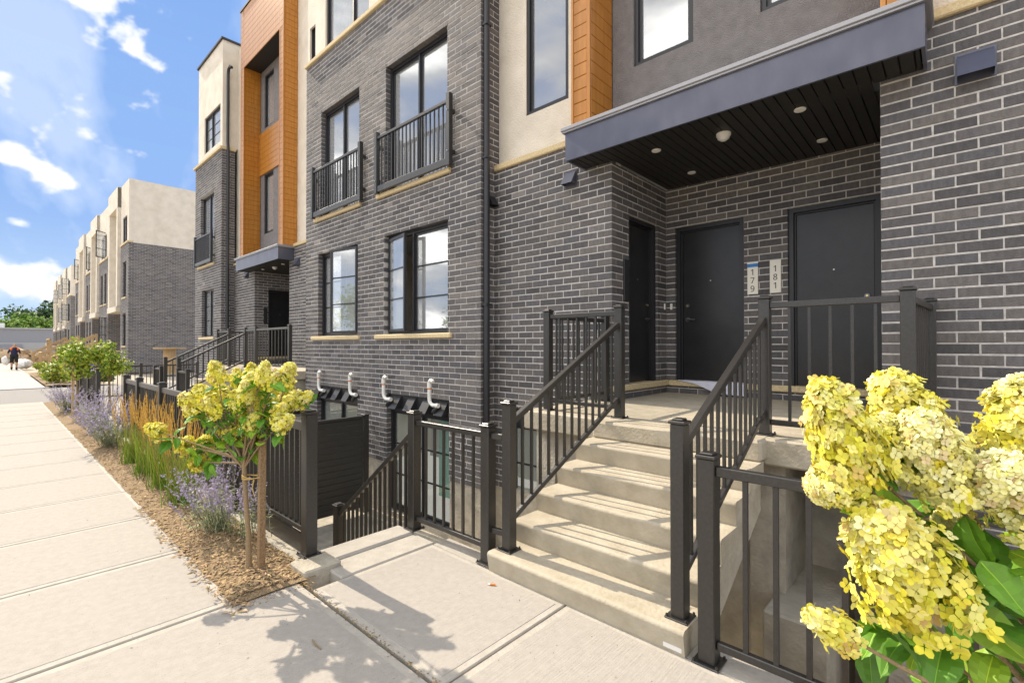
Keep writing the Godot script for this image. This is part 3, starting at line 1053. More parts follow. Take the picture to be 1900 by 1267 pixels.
	downspout(t, [Vector3(-18.35, 11.2, -5.62), Vector3(-18.5, 11.3, -5.62), Vector3(-18.66, 11.25, -5.62), Vector3(-18.7, 11.1, -5.62), Vector3(-18.7, 8.7, -5.62), Vector3(-18.66, 8.5, -5.62), Vector3(-18.66, 0.3, -5.62)])
	boxp(t, "partition", Vector3(-21.8, 0, -9.0), Vector3(-18.8, 12.2, -8.9), M.drywall)
	boxp(t, "end_wall", Vector3(-21.9, 0, -12.3), Vector3(-21.65, 12.28, -5.72), M.distant_brick)
	boxp(t, "rear_wall", Vector3(-21.64, 0, -12.3), Vector3(-18.8, 12.28, -12.1), M.cream_stucco)
	boxp(t, "roof", Vector3(-21.64, 12.0, -12.09), Vector3(-18.8, 12.2, -5.72), M.roof_membrane)
	flush_bricks(store, walls)

# ------------------------------------------------------------------ blocks down the street
func far_unit(called: String, label: String, x: float, z: float, y0: float, bay: float, gap: float, first: bool, h := 11.7, belt := 7.85):
	# one house of a far block: projecting brick bay [x - bay, x] and recessed entrance [x - bay - gap, x - bay]
	var t := thing(called, label, "townhouse", Vector3(0, y0, 0), "townhouses of the far blocks")
	var f := front(z, 0.0)
	var xl := x - bay
	var depth := 8.0
	var xs := [[xl + bay * 0.18, xl + bay * 0.42], [xl + bay * 0.58, xl + bay * 0.82]] if not first else [[xl + bay * 0.3, xl + bay * 0.75]]
	var holes := []
	var tops := []
	for q in xs:
		holes.append([q[0], q[1], 1.6, 3.6])
		holes.append([q[0], q[1], 4.6, 6.8])
	tops.append([xl + bay * 0.22, xl + bay * 0.78, 8.0, 9.6])
	panel_wall(t, "brick_wall", f, xl, x, 0.0, belt, holes, M.distant_brick, 0.25)
	panel_wall(t, "stucco_wall", front(z - 0.02, 0.0), xl, x, belt + 0.1, h, tops, M.cream_stucco, 0.2)
	boxp(t, "belt_course", Vector3(xl - 0.04, belt, z - 0.2), Vector3(x + 0.03, belt + 0.1, z + 0.06), M.limestone_sill)
	var zr := z - depth if first else z - 1.0
	boxp(t, "side_wall", Vector3(x - 0.22, 0, zr), Vector3(x, belt, z - 0.252), M.distant_brick)
	boxp(t, "side_stucco", Vector3(x - 0.22, belt + 0.002, zr), Vector3(x - 0.012, h, z - 0.222), M.cream_stucco)
	for q in holes:
		window(t, f, q[0], q[1], q[2], q[3], 0.08, [1.0], 3 if q[2] < 2.0 else 1, "window_glass", "window", 0.07)
		boxp(t, "sill", Vector3(q[0] - 0.1, q[2] - 0.09, z - 0.1), Vector3(q[1] + 0.1, q[2] - 0.003, z + 0.05), M.limestone_sill)
	for q in tops:
		window(t, front(z - 0.02, 0.0), q[0], q[1], q[2], q[3], 0.04, [1.0, 1.0], 3, "window_glass", "window", 0.07)
	if gap > 0.0:
		var g := front(z - 0.9, 0.0)
		panel_wall(t, "recessed_wall", g, xl - gap, xl, 3.9, h - 0.3, [[xl - gap * 0.65, xl - gap * 0.4, 4.8, 6.8]], M.cream_stucco, 0.2)
		panel_wall(t, "entrance_wall", g, xl - gap, xl, 0.0, 3.9, [[xl - gap * 0.65, xl - gap * 0.4, 0.9, 3.1]], M.distant_brick, 0.2)
		boxp(t, "door", Vector3(xl - gap * 0.65, 0.9, z - 1.1), Vector3(xl - gap * 0.4, 3.1, z - 1.0), M.black_door)
		window(t, g, xl - gap * 0.65, xl - gap * 0.4, 4.8, 6.8, 0.04, [1.0], 1)
		boxp(t, "canopy", Vector3(xl - gap * 0.85, 3.8, z - 0.88), Vector3(xl - gap * 0.12, 4.15, z + 0.15), M.cream_stucco)
		for e in [[xl - gap * 0.85, xl - gap * 0.75], [xl - gap * 0.2, xl - gap * 0.1]]:
			boxp(t, "surround_upright", Vector3(e[0], 4.16, z - 0.88), Vector3(e[1], h + 0.1, z + 0.1), M.cream_stucco)
		boxp(t, "surround_header", Vector3(xl - gap * 0.85, h - 1.2, z - 0.88), Vector3(xl - gap * 0.1, h + 0.12, z + 0.11), M.cream_stucco)
	boxp(t, "rear_block", Vector3(xl - gap, 0, z - depth - 0.3), Vector3(x - 0.23, h - 0.4, z - 2.2), M.cream_stucco)
	return t

func make_far_blocks():
	var zz := -5.65
	var units := []
	var t = far_unit("townhouse", "first house across the lane with tall blank brick end wall and bare stucco top", -36.6, zz, 0.0, 2.5, 4.7, true, 11.7, 7.85)
	units.append(t)
	boxp(t, "outlet_cover", Vector3(-36.6, 2.2, -10.7), Vector3(-36.57, 2.45, -10.5), M.white_paint)
	boxp(t, "outlet_cover", Vector3(-36.6, 4.9, -10.9), Vector3(-36.57, 5.05, -10.75), M.white_paint)
	var labels := ["second brick bay of the block across the lane", "third brick bay of the block across the lane", "last brick bay of the block across the lane"]
	for k in 3:
		units.append(far_unit("townhouse", labels[k], -43.8 - k * 8.6, zz - 0.1 * k, 0.0, 4.1, 4.5 if k < 2 else 0.0, false, 11.5 - 0.1 * k, 7.75))
	var more := ["nearest bay of the farthest brick block", "second bay of the farthest brick block", "third bay of the farthest brick block", "last bay of the farthest brick block, beside the trees"]
	for k in 4:
		units.append(far_unit("townhouse", more[k], -78.0 - k * 8.6, -6.6 - 0.15 * k, 0.0, 4.1, 4.5 if k < 3 else 0.0, k == 0, 11.3, 7.6))
	# casements standing open down the row
	var n := 0
	for p in [[1, -44.6, 1.7], [1, -45.4, 7.9], [2, -53.6, 7.9], [3, -62.0, 7.9], [4, -79.2, 7.8], [5, -88.0, 7.8], [6, -96.6, 7.8], [4, -79.3, 4.7], [5, -87.9, 4.7]]:
		n += 1
		var zf: float = -5.6 if p[0] < 4 else -6.5
		open_sash(units[p[0]], Vector3(p[1], p[2], zf - 0.12 * (p[0] % 4)), deg_to_rad(-30.0 - 8.0 * (n % 3)), 0.9, 1.9)

# ------------------------------------------------------------------ ground
func slab(parent: Node3D, x0: float, x1: float, z0: float, z1: float, y := 0.0, broom := true, border := 0.05, called := "slab"):
	# z0 < z1; a tooled border and a broomed field
	var s := boxp(parent, called, Vector3(x0, y - 0.12, z0), Vector3(x1, y, z1), M.smooth_concrete, 0.006)
	if broom:
		boxp(s, "broomed_field", Vector3(x0 + border, y - 0.05, z0 + border) - s.position, Vector3(x1 - border, y + 0.0025, z1 - border) - s.position, M.broomed_concrete, 0.002)

func sheet(parent: Node3D, called: String, rects: Array, y: float, m: Material):
	var st := begin()
	for r in rects:
		quad(st, Vector3(r[0], y, r[2]), Vector3(r[1], y, r[2]), Vector3(r[1], y, r[3]), Vector3(r[0], y, r[3]), Vector3.UP)
	var o := put(parent, called, done(st), m)
	return o

func make_ground():
	var g = sheet(self, "ground", [[-400, 400, -0.9, 400], [-400, -19.0, -400, -0.9], [-19.0, 400, -400, -13.0], [2.9, 400, -13.0, -0.9], [-19.0, -11.3, -13.0, -1.75], [-19.0, -3.4, -1.58, -0.9], [-3.4, 2.9, -2.44, -0.9]], -0.13, M.ground_soil)
	g.set_meta("kind", "structure")
	# sidewalk: slabs with tooled joints
	var sw := struct_node("sidewalk")
	var x := -3.325
	var k := 0
	while x > -18.6:
		var x1 := x - 1.135
		slab(sw, x1 + 0.006, x - 0.006, -1.05, 0.55, 0.0)
		slab(sw, x1 + 0.006, x - 0.006, 0.562, 2.2, 0.0)
		x = x1
		k += 1
	slab(sw, -3.313, -1.2, -1.43, 0.55, 0.0)
	slab(sw, -3.313, -1.2, 0.562, 2.2, 0.0)
	slab(sw, -1.188, 0.9, -1.03, 0.55, 0.0)
	slab(sw, -1.188, 0.9, 0.562, 2.2, 0.0)
	slab(sw, 0.912, 3.0, -1.03, 2.2, 0.0)
	# front walk to the steps
	var fw := struct_node("front_walk")
	slab(fw, -3.12, -1.795, -2.44, -1.452, 0.0, true, 0.045)
	slab(fw, -1.783, -0.55, -2.44, -1.452, 0.0, true, 0.045)
	slab(fw, -1.188, -0.55, -1.44, -1.042, 0.0, true, 0.03)
	boxp(fw, "threshold", Vector3(-3.40, -0.2, -2.47), Vector3(-3.132, 0.004, -1.66), M.smooth_concrete, 0.01)
	boxp(fw, "nosing", Vector3(-3.64, -0.2, -2.47), Vector3(-3.405, 0.022, -1.70), M.smooth_concrete, 0.015)
	boxp(fw, "edge_strip", Vector3(-3.13, -0.2, -2.62), Vector3(0.0, -0.004, -2.452), M.smooth_concrete, 0.006)
	# dirt in the joint between sidewalk and walk
	var st := begin()
	var r := RandomNumberGenerator.new()
	r.seed = 9
	for i in 420:
		var px := r.randf_range(-3.28, -1.2)
		var d := r.randf()
		chip(st, Vector3(px, 0.001, -1.446 + r.randfn(0.0, 0.006 + 0.02 * d * d)), r.randf_range(0.004, 0.012), r, Color(0.25, 0.17, 0.07))
	for i in 260:
		chip(st, Vector3(r.randfn(-3.26, 0.05), 0.002, r.randf_range(-1.5, -1.02)), r.randf_range(0.005, 0.014), r, Color(0.30, 0.2, 0.09))
	var dirt := put(self, "joint_dirt", done(st), M.chip)
	dirt.set_meta("kind", "stuff")
	dirt.set_meta("label", "brown grit caught in the walkway joint")
	# lane and the walk beyond it
	var road = sheet(self, "road", [[-25.8, -19.15, -13.0, 60]], -0.035, M.asphalt)
	road.set_meta("kind", "structure")
	var sf := struct_node("far_sidewalk")
	boxp(sf, "kerb", Vector3(-26.0, -0.13, -1.6), Vector3(-25.75, 0.0, 6.0), M.smooth_concrete, 0.02)
	x = -26.05
	while x > -64.0:
		boxp(sf, "slab", Vector3(x - 1.49, -0.13, -1.5), Vector3(x, -0.005, 1.6), M.smooth_concrete, 0.01)
		x -= 1.5
	# curb wall behind the planting bed
	var cw := thing("curb_wall", "low beige concrete curb wall under the black fence", "curb")
	boxp(cw, "wall", Vector3(-11.2, -1.6, -1.74), Vector3(-3.42, 0.02, -1.55), M.foundation_concrete, 0.012)
	boxp(cw, "end_block", Vector3(-3.55, -0.2, -1.75), Vector3(-3.30, 0.045, -1.48), M.foundation_concrete, 0.012)
	# planting beds
	for b in [["planting_bed", -18.7, -3.27, -1.552, -1.03], ["planting_bed", -0.52, 2.9, -2.42, -1.06], ["planting_bed", -40.0, -26.5, -3.4, -1.55]]:
		var mesh := bed_mesh(b[1], b[2], b[3], b[4])
		var o := put(self, numbered("planting_bed"), mesh, M.bark_mulch)
		o.set_meta("kind", "structure")
	var ch := begin()
	for i in 5200:
		var px := -3.34 - pow(r.randf(), 1.6) * 9.0
		var pz := r.randf_range(-1.56, -1.04)
		if i % 14 == 0:
			px = r.randf_range(-6.0, -3.15)
			pz = r.randfn(-1.02, 0.035)
		chip(ch, Vector3(px, bed_y(px, pz) + 0.004, pz), r.randf_range(0.010, 0.030), r, Color(0.38, 0.27, 0.15))
	for i in 700:
		var px := r.randf_range(-0.4, 0.8)
		var pz := r.randf_range(-1.9, -1.1)
		chip(ch, Vector3(px, bed_y(px, pz) + 0.004, pz), r.randf_range(0.010, 0.030), r, Color(0.38, 0.27, 0.15))
	var chips := put(self, "mulch_chips", done(ch), M.chip)
	chips.set_meta("kind", "stuff")
	chips.set_meta("label", "shredded bark mulch chips covering the planting bed")
	# grit and crumbs on the slabs
	var gr := begin()
	for i in 420:
		chip(gr, Vector3(-1.0 - 6.0 * pow(r.randf(), 1.3), 0.004, r.randf_range(-2.4, 0.4)), r.randf_range(0.002, 0.006) * (2.2 if i % 23 == 0 else 1.0), r, Color(0.10, 0.08, 0.06))
	var grit := put(self, "grit", done(gr), M.chip)
	grit.set_meta("kind", "stuff")
	grit.set_meta("label", "dark crumbs of grit scattered on the concrete")

func chip(st: SurfaceTool, p: Vector3, s: float, r: RandomNumberGenerator, c: Color):
	var a := r.randf() * TAU
	var d := Vector3(cos(a), r.randf_range(-0.25, 0.4), sin(a)) * s
	var e := Vector3(-sin(a), r.randf_range(-0.3, 0.3), cos(a)) * s * r.randf_range(0.18, 0.4)
	var u := Vector3(0, s * r.randf_range(0.1, 0.3), 0)
	var t := r.randf_range(0.45, 1.5)
	st.set_color(Color(c.r * t, c.g * t * r.randf_range(0.9, 1.05), c.b * t * r.randf_range(0.8, 1.1)))
	var q := [p - d, p - e + u, p + d, p + e + u * 0.3]
	var top := p + u * 1.3
	for k in 4:
		var n: Vector3 = (q[(k + 1) % 4] - q[k]).cross(top - q[k]).normalized()
		if n.y < 0:
			n = -n
		tri3(st, q[k], q[(k + 1) % 4], top, n)

func bed_y(x: float, z: float) -> float:
	var e := minf(1.0, minf(minf(absf(z + 1.03), absf(z + 1.56)), absf(x + 3.27)) / 0.2)
	return 0.004 + 0.03 * e + 0.016 * sin(x * 3.1) * sin(z * 7.0 + x) * e + 0.008 * sin(x * 11.0 + z * 5.0)

func bed_mesh(x0: float, x1: float, z0: float, z1: float) -> ArrayMesh:
	var st := begin()
	var nx := int((x1 - x0) / 0.12)
	var nz := int((z1 - z0) / 0.08) + 1
	for i in nx:
		for j in nz:
			var p := []
			for c in [[0, 0], [1, 0], [1, 1], [0, 1]]:
				var px := lerpf(x0, x1, (i + c[0]) / float(nx))
				var pz := lerpf(z0, z1, (j + c[1]) / float(nz))
				p.append(Vector3(px, bed_y(px, pz), pz))
			quad(st, p[0], p[1], p[2], p[3], Vector3.UP)
	st.generate_normals()
	return done(st)

# ------------------------------------------------------------------ sunken patios
func make_wells():
	var p := struct_node("sunken_patio")
	boxp(p, "floor", Vector3(-11.2, -1.7, -5.3), Vector3(2.6, -1.5, -1.5), M.foundation_concrete)
	boxp(p, "retaining_wall", Vector3(-3.3, -1.5, -2.62), Vector3(2.6, -0.13, -2.46), M.foundation_concrete)
	boxp(p, "retaining_wall", Vector3(-11.4, -1.6, -5.2), Vector3(-11.2, -0.05, -1.74), M.foundation_concrete)
	boxp(p, "retaining_wall", Vector3(2.6, -1.6, -5.2), Vector3(2.8, 0.0, -2.46), M.foundation_concrete)
	# paving at grade in front of the farther houses
	var q := struct_node("paving")
	boxp(q, "slab", Vector3(-18.9, -0.12, -8.0), Vector3(-11.42, -0.01, -1.76), M.smooth_concrete)
	# flight down to the patio
	var s := thing("basement_stairs", "narrow concrete stairs going down beside the fence to the sunken patio", "stairs")
	for k in 7:
		var y := -0.2 - 0.19 * k
		boxp(s, "step", Vector3(-3.65 - 0.25 * (k + 1), -1.5, -2.46), Vector3(-3.645 - 0.25 * k, y, -1.75), M.foundation_concrete, 0.01)
	boxp(s, "top_wall", Vector3(-3.64, -1.5, -2.46), Vector3(-3.42, -0.21, -1.76), M.foundation_concrete)
	# privacy screen of horizontal boards
	var t := thing("privacy_screen", "black horizontal board privacy screen dividing the sunken patios", "screen")
	var y := -1.4
	var bm := box_mesh(Vector3(0.03, 0.106, 2.9), 0.006)
	while y < 0.16:
		put(t, "board", bm, M.black_aluminium, Vector3(-8.15, y + 0.054, -3.28))
		y += 0.11
	boxp(t, "top_rail", Vector3(-8.18, y + 0.002, -4.73), Vector3(-8.12, y + 0.05, -1.83), M.black_aluminium, 0.004)
	for z in [-4.79, -1.79]:
		boxp(t, "post", Vector3(-8.2, -1.5, z - 0.045), Vector3(-8.1, 0.30, z + 0.045), M.black_aluminium, 0.004)
		boxp(t, "post_cap", Vector3(-8.21, 0.302, z - 0.055), Vector3(-8.09, 0.325, z + 0.055), M.black_aluminium, 0.006)
	# boards left lying in the right-hand well
	t = thing("plank", "loose tan plank lying in the sunken area behind the railing", "plank")
	put(t, "board", box_mesh(Vector3(0.9, 0.035, 0.09), 0.003), M.lumber, Vector3(-0.75, -1.47, -4.3), Basis(Vector3.UP, 0.9))
	t = thing("foam_sheet", "pale grey sheet leaning in the sunken area behind the railing", "sheet")
	put(t, "panel", box_mesh(Vector3(0.6, 0.04, 1.2), 0.004), M.grey_siding_light, Vector3(-0.05, -1.1, -3.2), Basis(Vector3.FORWARD, 0.45))
	t = thing("concrete_ledge", "low concrete ledge beside the stoop in the sunken area", "ledge")
	boxp(t, "block", Vector3(-1.02, -1.5, -4.9), Vector3(-0.62, -0.25, -3.7), M.foundation_concrete, 0.015)

# ------------------------------------------------------------------ stoops
func stoop(label: String, off: Vector3, n: int, x0: float, x1: float, lx0: float, lx1: float, near: bool):
	var t := thing("concrete_stoop", label, "steps", off)
	var r := 0.156
	var run := 0.268
	var z1 := -2.41
	var yl := 0.139 + r * (n - 1)
	for k in n - 1:
		var zf := z1 - run * k
		var top := 0.139 + r * k
		var st := begin()
		# tread with a rounded nosing and a slightly raked riser
		var poly := PackedVector2Array()
		var low := maxf(0.0, top - r - 0.002)
		poly.append(Vector2(zf - 0.02, low))
		for a in 6:
			var an := PI / 2 * a / 5.0
			poly.append(Vector2(zf - 0.022 + 0.022 * cos(an), top - 0.022 + 0.022 * sin(an)))
		poly.append(Vector2(zf - run - 0.06, top))
		poly.append(Vector2(zf - run - 0.06, low))
		prism_x(st, poly, x0 + 0.004 * (k % 2), x1 - 0.004 * (k % 2))
		put(t, "step", done(st), M.precast_concrete)
	# stringer: the solid below the treads, its soffit sloping
	var sp := PackedVector2Array([Vector2(z1 - 0.03, -0.12), Vector2(z1 - 0.03, 0.0)])
	for k in range(1, n - 1):
		sp.append(Vector2(z1 - run * k - 0.05, 0.139 + r * (k - 1) - 0.01))
		sp.append(Vector2(z1 - run * k - 0.05, 0.139 + r * k - 0.16))
	sp.append(Vector2(z1 - run * (n - 1) - 0.03, yl - 0.17))
	sp.append(Vector2(z1 - run * (n - 1) - 0.03, yl - 0.5))
	sp.append(Vector2(z1 - 0.35, -0.12))
	var st2 := begin()
	prism_x(st2, sp, x0 + 0.01, x1 - 0.012)
	put(t, "stringer", done(st2), M.precast_concrete)
	var zl := z1 - run * (n - 1)
	var st3 := begin()
	cbx(st3, Vector3(x0, yl - 0.16, zl - 0.4), Vector3(x1, yl, zl), 0.02)
	put(t, "top_step", done(st3), M.precast_concrete)
	boxp(t, "landing", Vector3(lx0, yl - 0.2, -6.85), Vector3(lx1, yl - 0.003, zl - 0.14), M.precast_concrete, 0.015)
	if near:
		for e in [[lx0 + 0.05, lx0 + 0.3], [-2.6, -2.3], [-1.2, -0.95], [lx1 - 0.3, lx1 - 0.05]]:
			boxp(t, "support_wall", Vector3(e[0], -1.5, -5.24), Vector3(e[1], yl - 0.21, zl - 0.3), M.foundation_concrete)
		boxp(t, "front_wall", Vector3(lx0 + 0.31, -1.5, zl - 0.55), Vector3(-2.61, yl - 0.21, zl - 0.33), M.foundation_concrete)
		boxp(t, "front_wall", Vector3(-2.29, -1.5, zl - 0.55), Vector3(-1.21, yl - 0.21, zl - 0.33), M.foundation_concrete)
		boxp(t, "front_wall", Vector3(-0.94, -1.5, zl - 1.2), Vector3(lx1 - 0.31, yl - 0.21, zl - 1.0), M.foundation_concrete)
		# maker's sticker low on the first riser
		var s := boxp(t, "sticker", Vector3(-1.15, 0.02, -2.43), Vector3(-1.05, 0.085, -2.4255), M.white_paint)
		s.position.z += 0.003
	else:
		boxp(t, "front_wall", Vector3(lx0 + 0.1, 0.0, -5.2), Vector3(lx1 - 0.1, yl - 0.21, zl - 0.25), M.foundation_concrete)

func make_stoops():
	stoop("beige precast concrete steps and landing in front of doors 179 and 181", Vector3.ZERO, 6, -2.465, -1.035, -3.42, -0.08, true)
	stoop("farther concrete stoop below the orange cedar surround", Vector3(-12.9, 0.1, -0.61), 6, -2.465, -1.035, -3.5, 1.75, false)

# ------------------------------------------------------------------ railings
func post(t: Node3D, p: Vector3, h: float, s := 0.078):
	var g := group_part(t, "post", p)
	boxp(g, "shaft", Vector3(-s / 2, 0.008, -s / 2), Vector3(s / 2, h - 0.03, s / 2), M.black_aluminium, 0.005)
	var st := begin()
	cbx(st, Vector3(-s / 2 - 0.008, h - 0.03, -s / 2 - 0.008), Vector3(s / 2 + 0.008, h - 0.012, s / 2 + 0.008), 0.004)
	cbx(st, Vector3(-s / 2 + 0.008, h - 0.013, -s / 2 + 0.008), Vector3(s / 2 - 0.008, h, s / 2 - 0.008), 0.008)
	put(g, "post_cap", done(st), M.black_aluminium)
	st = begin()
	cbx(st, Vector3(-s / 2 - 0.025, 0.0, -s / 2 - 0.025), Vector3(s / 2 + 0.025, 0.009, s / 2 + 0.025), 0.003)
	for a in [-1, 1]:
		for b in [-1, 1]:
			var c := Vector3(a * (s / 2 + 0.014), 0.0, b * (s / 2 + 0.014))
			tube(st, [c + Vector3(0, 0.008, 0), c + Vector3(0, 0.022, 0)], [0.007, 0.006], 6)
	put(g, "base_plate", done(st), M.black_aluminium)

func beam(t: Node3D, called: String, a: Vector3, b: Vector3, w: float, h: float):
	# a bar between two points with its section upright
	var d := b - a
	var z := d.normalized()
	var x := Vector3.UP.cross(z).normalized()
	var y := z.cross(x)
	put(t, called, box_mesh(Vector3(w, h, d.length()), 0.004), M.black_aluminium, (a + b) / 2, Basis(x, y, z))

func span(t: Node3D, a: Vector3, b: Vector3, y_top: float, y_bot: float, s := 0.078, gap := 0.105, bs := 0.019, rail_h := 0.045, foot := 0.04):
	# rails and balusters between two post feet
	var flat := Vector3(b.x - a.x, 0, b.z - a.z)
	var n := flat.normalized()
	var cut := s / 2 + 0.001
	var A := a.lerp(b, cut / flat.length())
	var B := b.lerp(a, cut / flat.length())
	beam(t, "top_rail", A + Vector3.UP * y_top, B + Vector3.UP * y_top, 0.045, rail_h)
	beam(t, "bottom_rail", A + Vector3.UP * y_bot, B + Vector3.UP * y_bot, 0.035, foot)
	var k := int(round((flat.length() - s) / gap))
	var bm := box_mesh(Vector3(bs, y_top - y_bot - rail_h / 2 - foot / 2 + 0.03, bs))
	var turn := Basis(Vector3.UP, atan2(-n.z, n.x))
	for i in range(1, k):
		var p := A.lerp(B, float(i) / k)
		put(t, "baluster", bm, M.black_aluminium, p + Vector3.UP * (y_top + y_bot) / 2, turn)

func make_railings():
	var yl := 0.919
	# the two rails of the near stairs, each with the landing rail it meets
	var t := thing("stair_railing", "black metal stair railing on the left of the near concrete steps", "railing", Vector3.ZERO, "black railings of the near stoop")
	post(t, Vector3(-2.37, 0.139, -2.54), 1.07)
	post(t, Vector3(-2.35, yl, -4.05), 1.07)
	span(t, Vector3(-2.37, 0.139, -2.54), Vector3(-2.35, yl, -4.05), 0.90, 0.20)
	t = thing("stair_railing", "black metal stair railing on the right of the near concrete steps", "railing", Vector3.ZERO, "black railings of the near stoop")
	post(t, Vector3(-1.107, 0.139, -2.54), 1.07)
	post(t, Vector3(-1.087, yl, -4.05), 1.07)
	span(t, Vector3(-1.107, 0.139, -2.54), Vector3(-1.087, yl, -4.05), 0.90, 0.20)
	t = thing("landing_railing", "black landing railing turning the corner left of the near steps", "railing", Vector3.ZERO, "black railings of the near stoop")
	post(t, Vector3(-3.21, yl, -4.05), 1.07)
	post(t, Vector3(-3.21, yl, -5.19), 1.07)
	span(t, Vector3(-2.35, yl, -4.05), Vector3(-3.21, yl, -4.05), 0.99, 0.10)
	span(t, Vector3(-3.21, yl, -4.05), Vector3(-3.21, yl, -5.19), 0.99, 0.10)
	t = thing("landing_railing", "black landing railing in front of door 181", "railing", Vector3.ZERO, "black railings of the near stoop")
	post(t, Vector3(-0.233, yl, -4.05), 1.07)
	post(t, Vector3(-0.16, yl, -5.19), 1.07)
	span(t, Vector3(-1.087, yl, -4.05), Vector3(-0.233, yl, -4.05), 0.99, 0.10, 0.078, 0.14)
	span(t, Vector3(-0.233, yl, -4.05), Vector3(-0.16, yl, -5.19), 0.99, 0.10)
	# guard beside the basement stairs, its sloping rail, and the guard on the right
	t = thing("guard_railing", "short black guard railing between basement stairs and concrete steps", "railing")
	post(t, Vector3(-3.46, 0.022, -2.505), 1.02, 0.085)
	post(t, Vector3(-2.56, 0.0, -2.515), 1.03, 0.085)
	span(t, Vector3(-3.46, 0.0, -2.505), Vector3(-2.56, 0.0, -2.515), 0.94, 0.12, 0.085, 0.11)
	span(t, Vector3(-2.56, 0.0, -2.515), Vector3(-2.37, 0.0, -2.535), 0.94, 0.25, 0.085, 0.11)
	t = thing("basement_railing", "sloping black railing going down the basement stairs", "railing")
	post(t, Vector3(-4.79, -1.15, -2.505), 1.10, 0.085)
	span(t, Vector3(-3.46, 0.0, -2.505), Vector3(-4.79, -1.05, -2.505), 0.86, 0.06, 0.085, 0.085, 0.022)
	t = thing("guard_railing", "black guard railing at the lower right, behind the foreground hydrangea", "railing")
	for x in [-0.935, 0.62, 2.1]:
		post(t, Vector3(x, 0.0, -2.49), 1.06, 0.085)
	span(t, Vector3(-0.935, 0, -2.49), Vector3(0.62, 0, -2.49), 0.97, 0.10, 0.085, 0.14, 0.022, 0.05)
	span(t, Vector3(0.62, 0, -2.49), Vector3(2.1, 0, -2.49), 0.97, 0.10, 0.085, 0.14, 0.022, 0.05)
	# fence along the sidewalk
	t = thing("picket_fence", "long black metal fence along the planting bed", "fence")
	var xs := [-3.575, -5.09, -6.6, -8.11, -9.6, -10.68]
	for x in xs:
		post(t, Vector3(x, 0.04 if x > -3.6 else 0.02, -1.635), 1.08, 0.09)
	for k in xs.size() - 1:
		span(t, Vector3(xs[k], 0.02, -1.635), Vector3(xs[k + 1], 0.02, -1.635), 0.97, 0.19, 0.09, 0.095, 0.022, 0.07)
		boxp(t, "kick_plate", Vector3(xs[k + 1] + 0.046, 0.03, -1.645), Vector3(xs[k] - 0.046, 0.165, -1.625), M.black_aluminium)
	# railings of the farther stoop
	var z1 := -3.15
	var z2 := -4.66
	var y1 := 0.239
	var y2 := 1.019
	var names2 := ["left", "right"]
	for k in 2:
		var x: float = [-15.3, -14.0][k]
		t = thing("stair_railing", "black metal stair railing on the %s of the farther stoop" % names2[k], "railing", Vector3.ZERO, "black railings of the farther stoop")
		post(t, Vector3(x, y1, z1), 1.07)
		post(t, Vector3(x, y2, z2), 1.07)
		span(t, Vector3(x, y1, z1), Vector3(x, y2, z2), 0.92, 0.2, 0.078, 0.12)
	t = thing("landing_railing", "black landing railing left of the farther stoop stairs", "railing", Vector3.ZERO, "black railings of the farther stoop")
	post(t, Vector3(-16.3, y2, z2), 1.07)
	span(t, Vector3(-15.3, y2, z2), Vector3(-16.3, y2, z2), 0.99, 0.1)
	span(t, Vector3(-16.3, y2, z2), Vector3(-16.3, y2, -5.84), 0.99, 0.1)
	t = thing("landing_railing", "black landing railing right of the farther stoop stairs", "railing", Vector3.ZERO, "black railings of the farther stoop")
	post(t, Vector3(-13.25, y2, z2), 1.07)
	post(t, Vector3(-11.2, y2, z2), 1.07)
	span(t, Vector3(-14.0, y2, z2), Vector3(-13.25, y2, z2), 0.99, 0.1)
	span(t, Vector3(-13.25, y2, z2), Vector3(-11.2, y2, z2), 0.99, 0.1, 0.078, 0.2)
	for e in [[-16.2, -15.5, "left of the farther stoop"], [-13.8, -13.0, "right of the farther stoop"]]:
		t = thing("guard_railing", "short black guard panel " + e[2], "railing", Vector3.ZERO, "guard panels of the farther stoop")
		post(t, Vector3(e[0], 0, -3.1), 1.07)
		post(t, Vector3(e[1], 0, -3.1), 1.07)
		span(t, Vector3(e[0], 0, -3.1), Vector3(e[1], 0, -3.1), 0.98, 0.1)
	t = thing("guard_railing", "black guard railing at the far end of the near block", "railing")
	for z in [-1.75, -3.2, -4.7]:
		post(t, Vector3(-18.6, 0, z), 1.07)
	span(t, Vector3(-18.6, 0, -1.75), Vector3(-18.6, 0, -3.2), 0.98, 0.1)
	span(t, Vector3(-18.6, 0, -3.2), Vector3(-18.6, 0, -4.7), 0.98, 0.1)
	t = thing("picket_fence", "short black fence behind the young trees at the lane", "fence")
	for x in [-14.6, -16.1, -17.6]:
		post(t, Vector3(x, 0, -1.72), 1.07)
	span(t, Vector3(-14.6, 0, -1.72), Vector3(-16.1, 0, -1.72), 0.98, 0.15, 0.078, 0.1)
	span(t, Vector3(-16.1, 0, -1.72), Vector3(-17.6, 0, -1.72), 0.98, 0.15, 0.078, 0.1)

# ------------------------------------------------------------------ small things near the doors
func text_part(t: Node3D, s: String, at: Vector3, size: float, m: Material, called := "numeral"):
	var tm := TextMesh.new()
	tm.text = s
	var fnt := SystemFont.new()
	fnt.font_names = PackedStringArray(["Droid Sans"])
	tm.font = fnt
	tm.font_size = 64
	tm.pixel_size = size / 64.0
	tm.depth = 0.003
	put(t, called, tm, m, at)

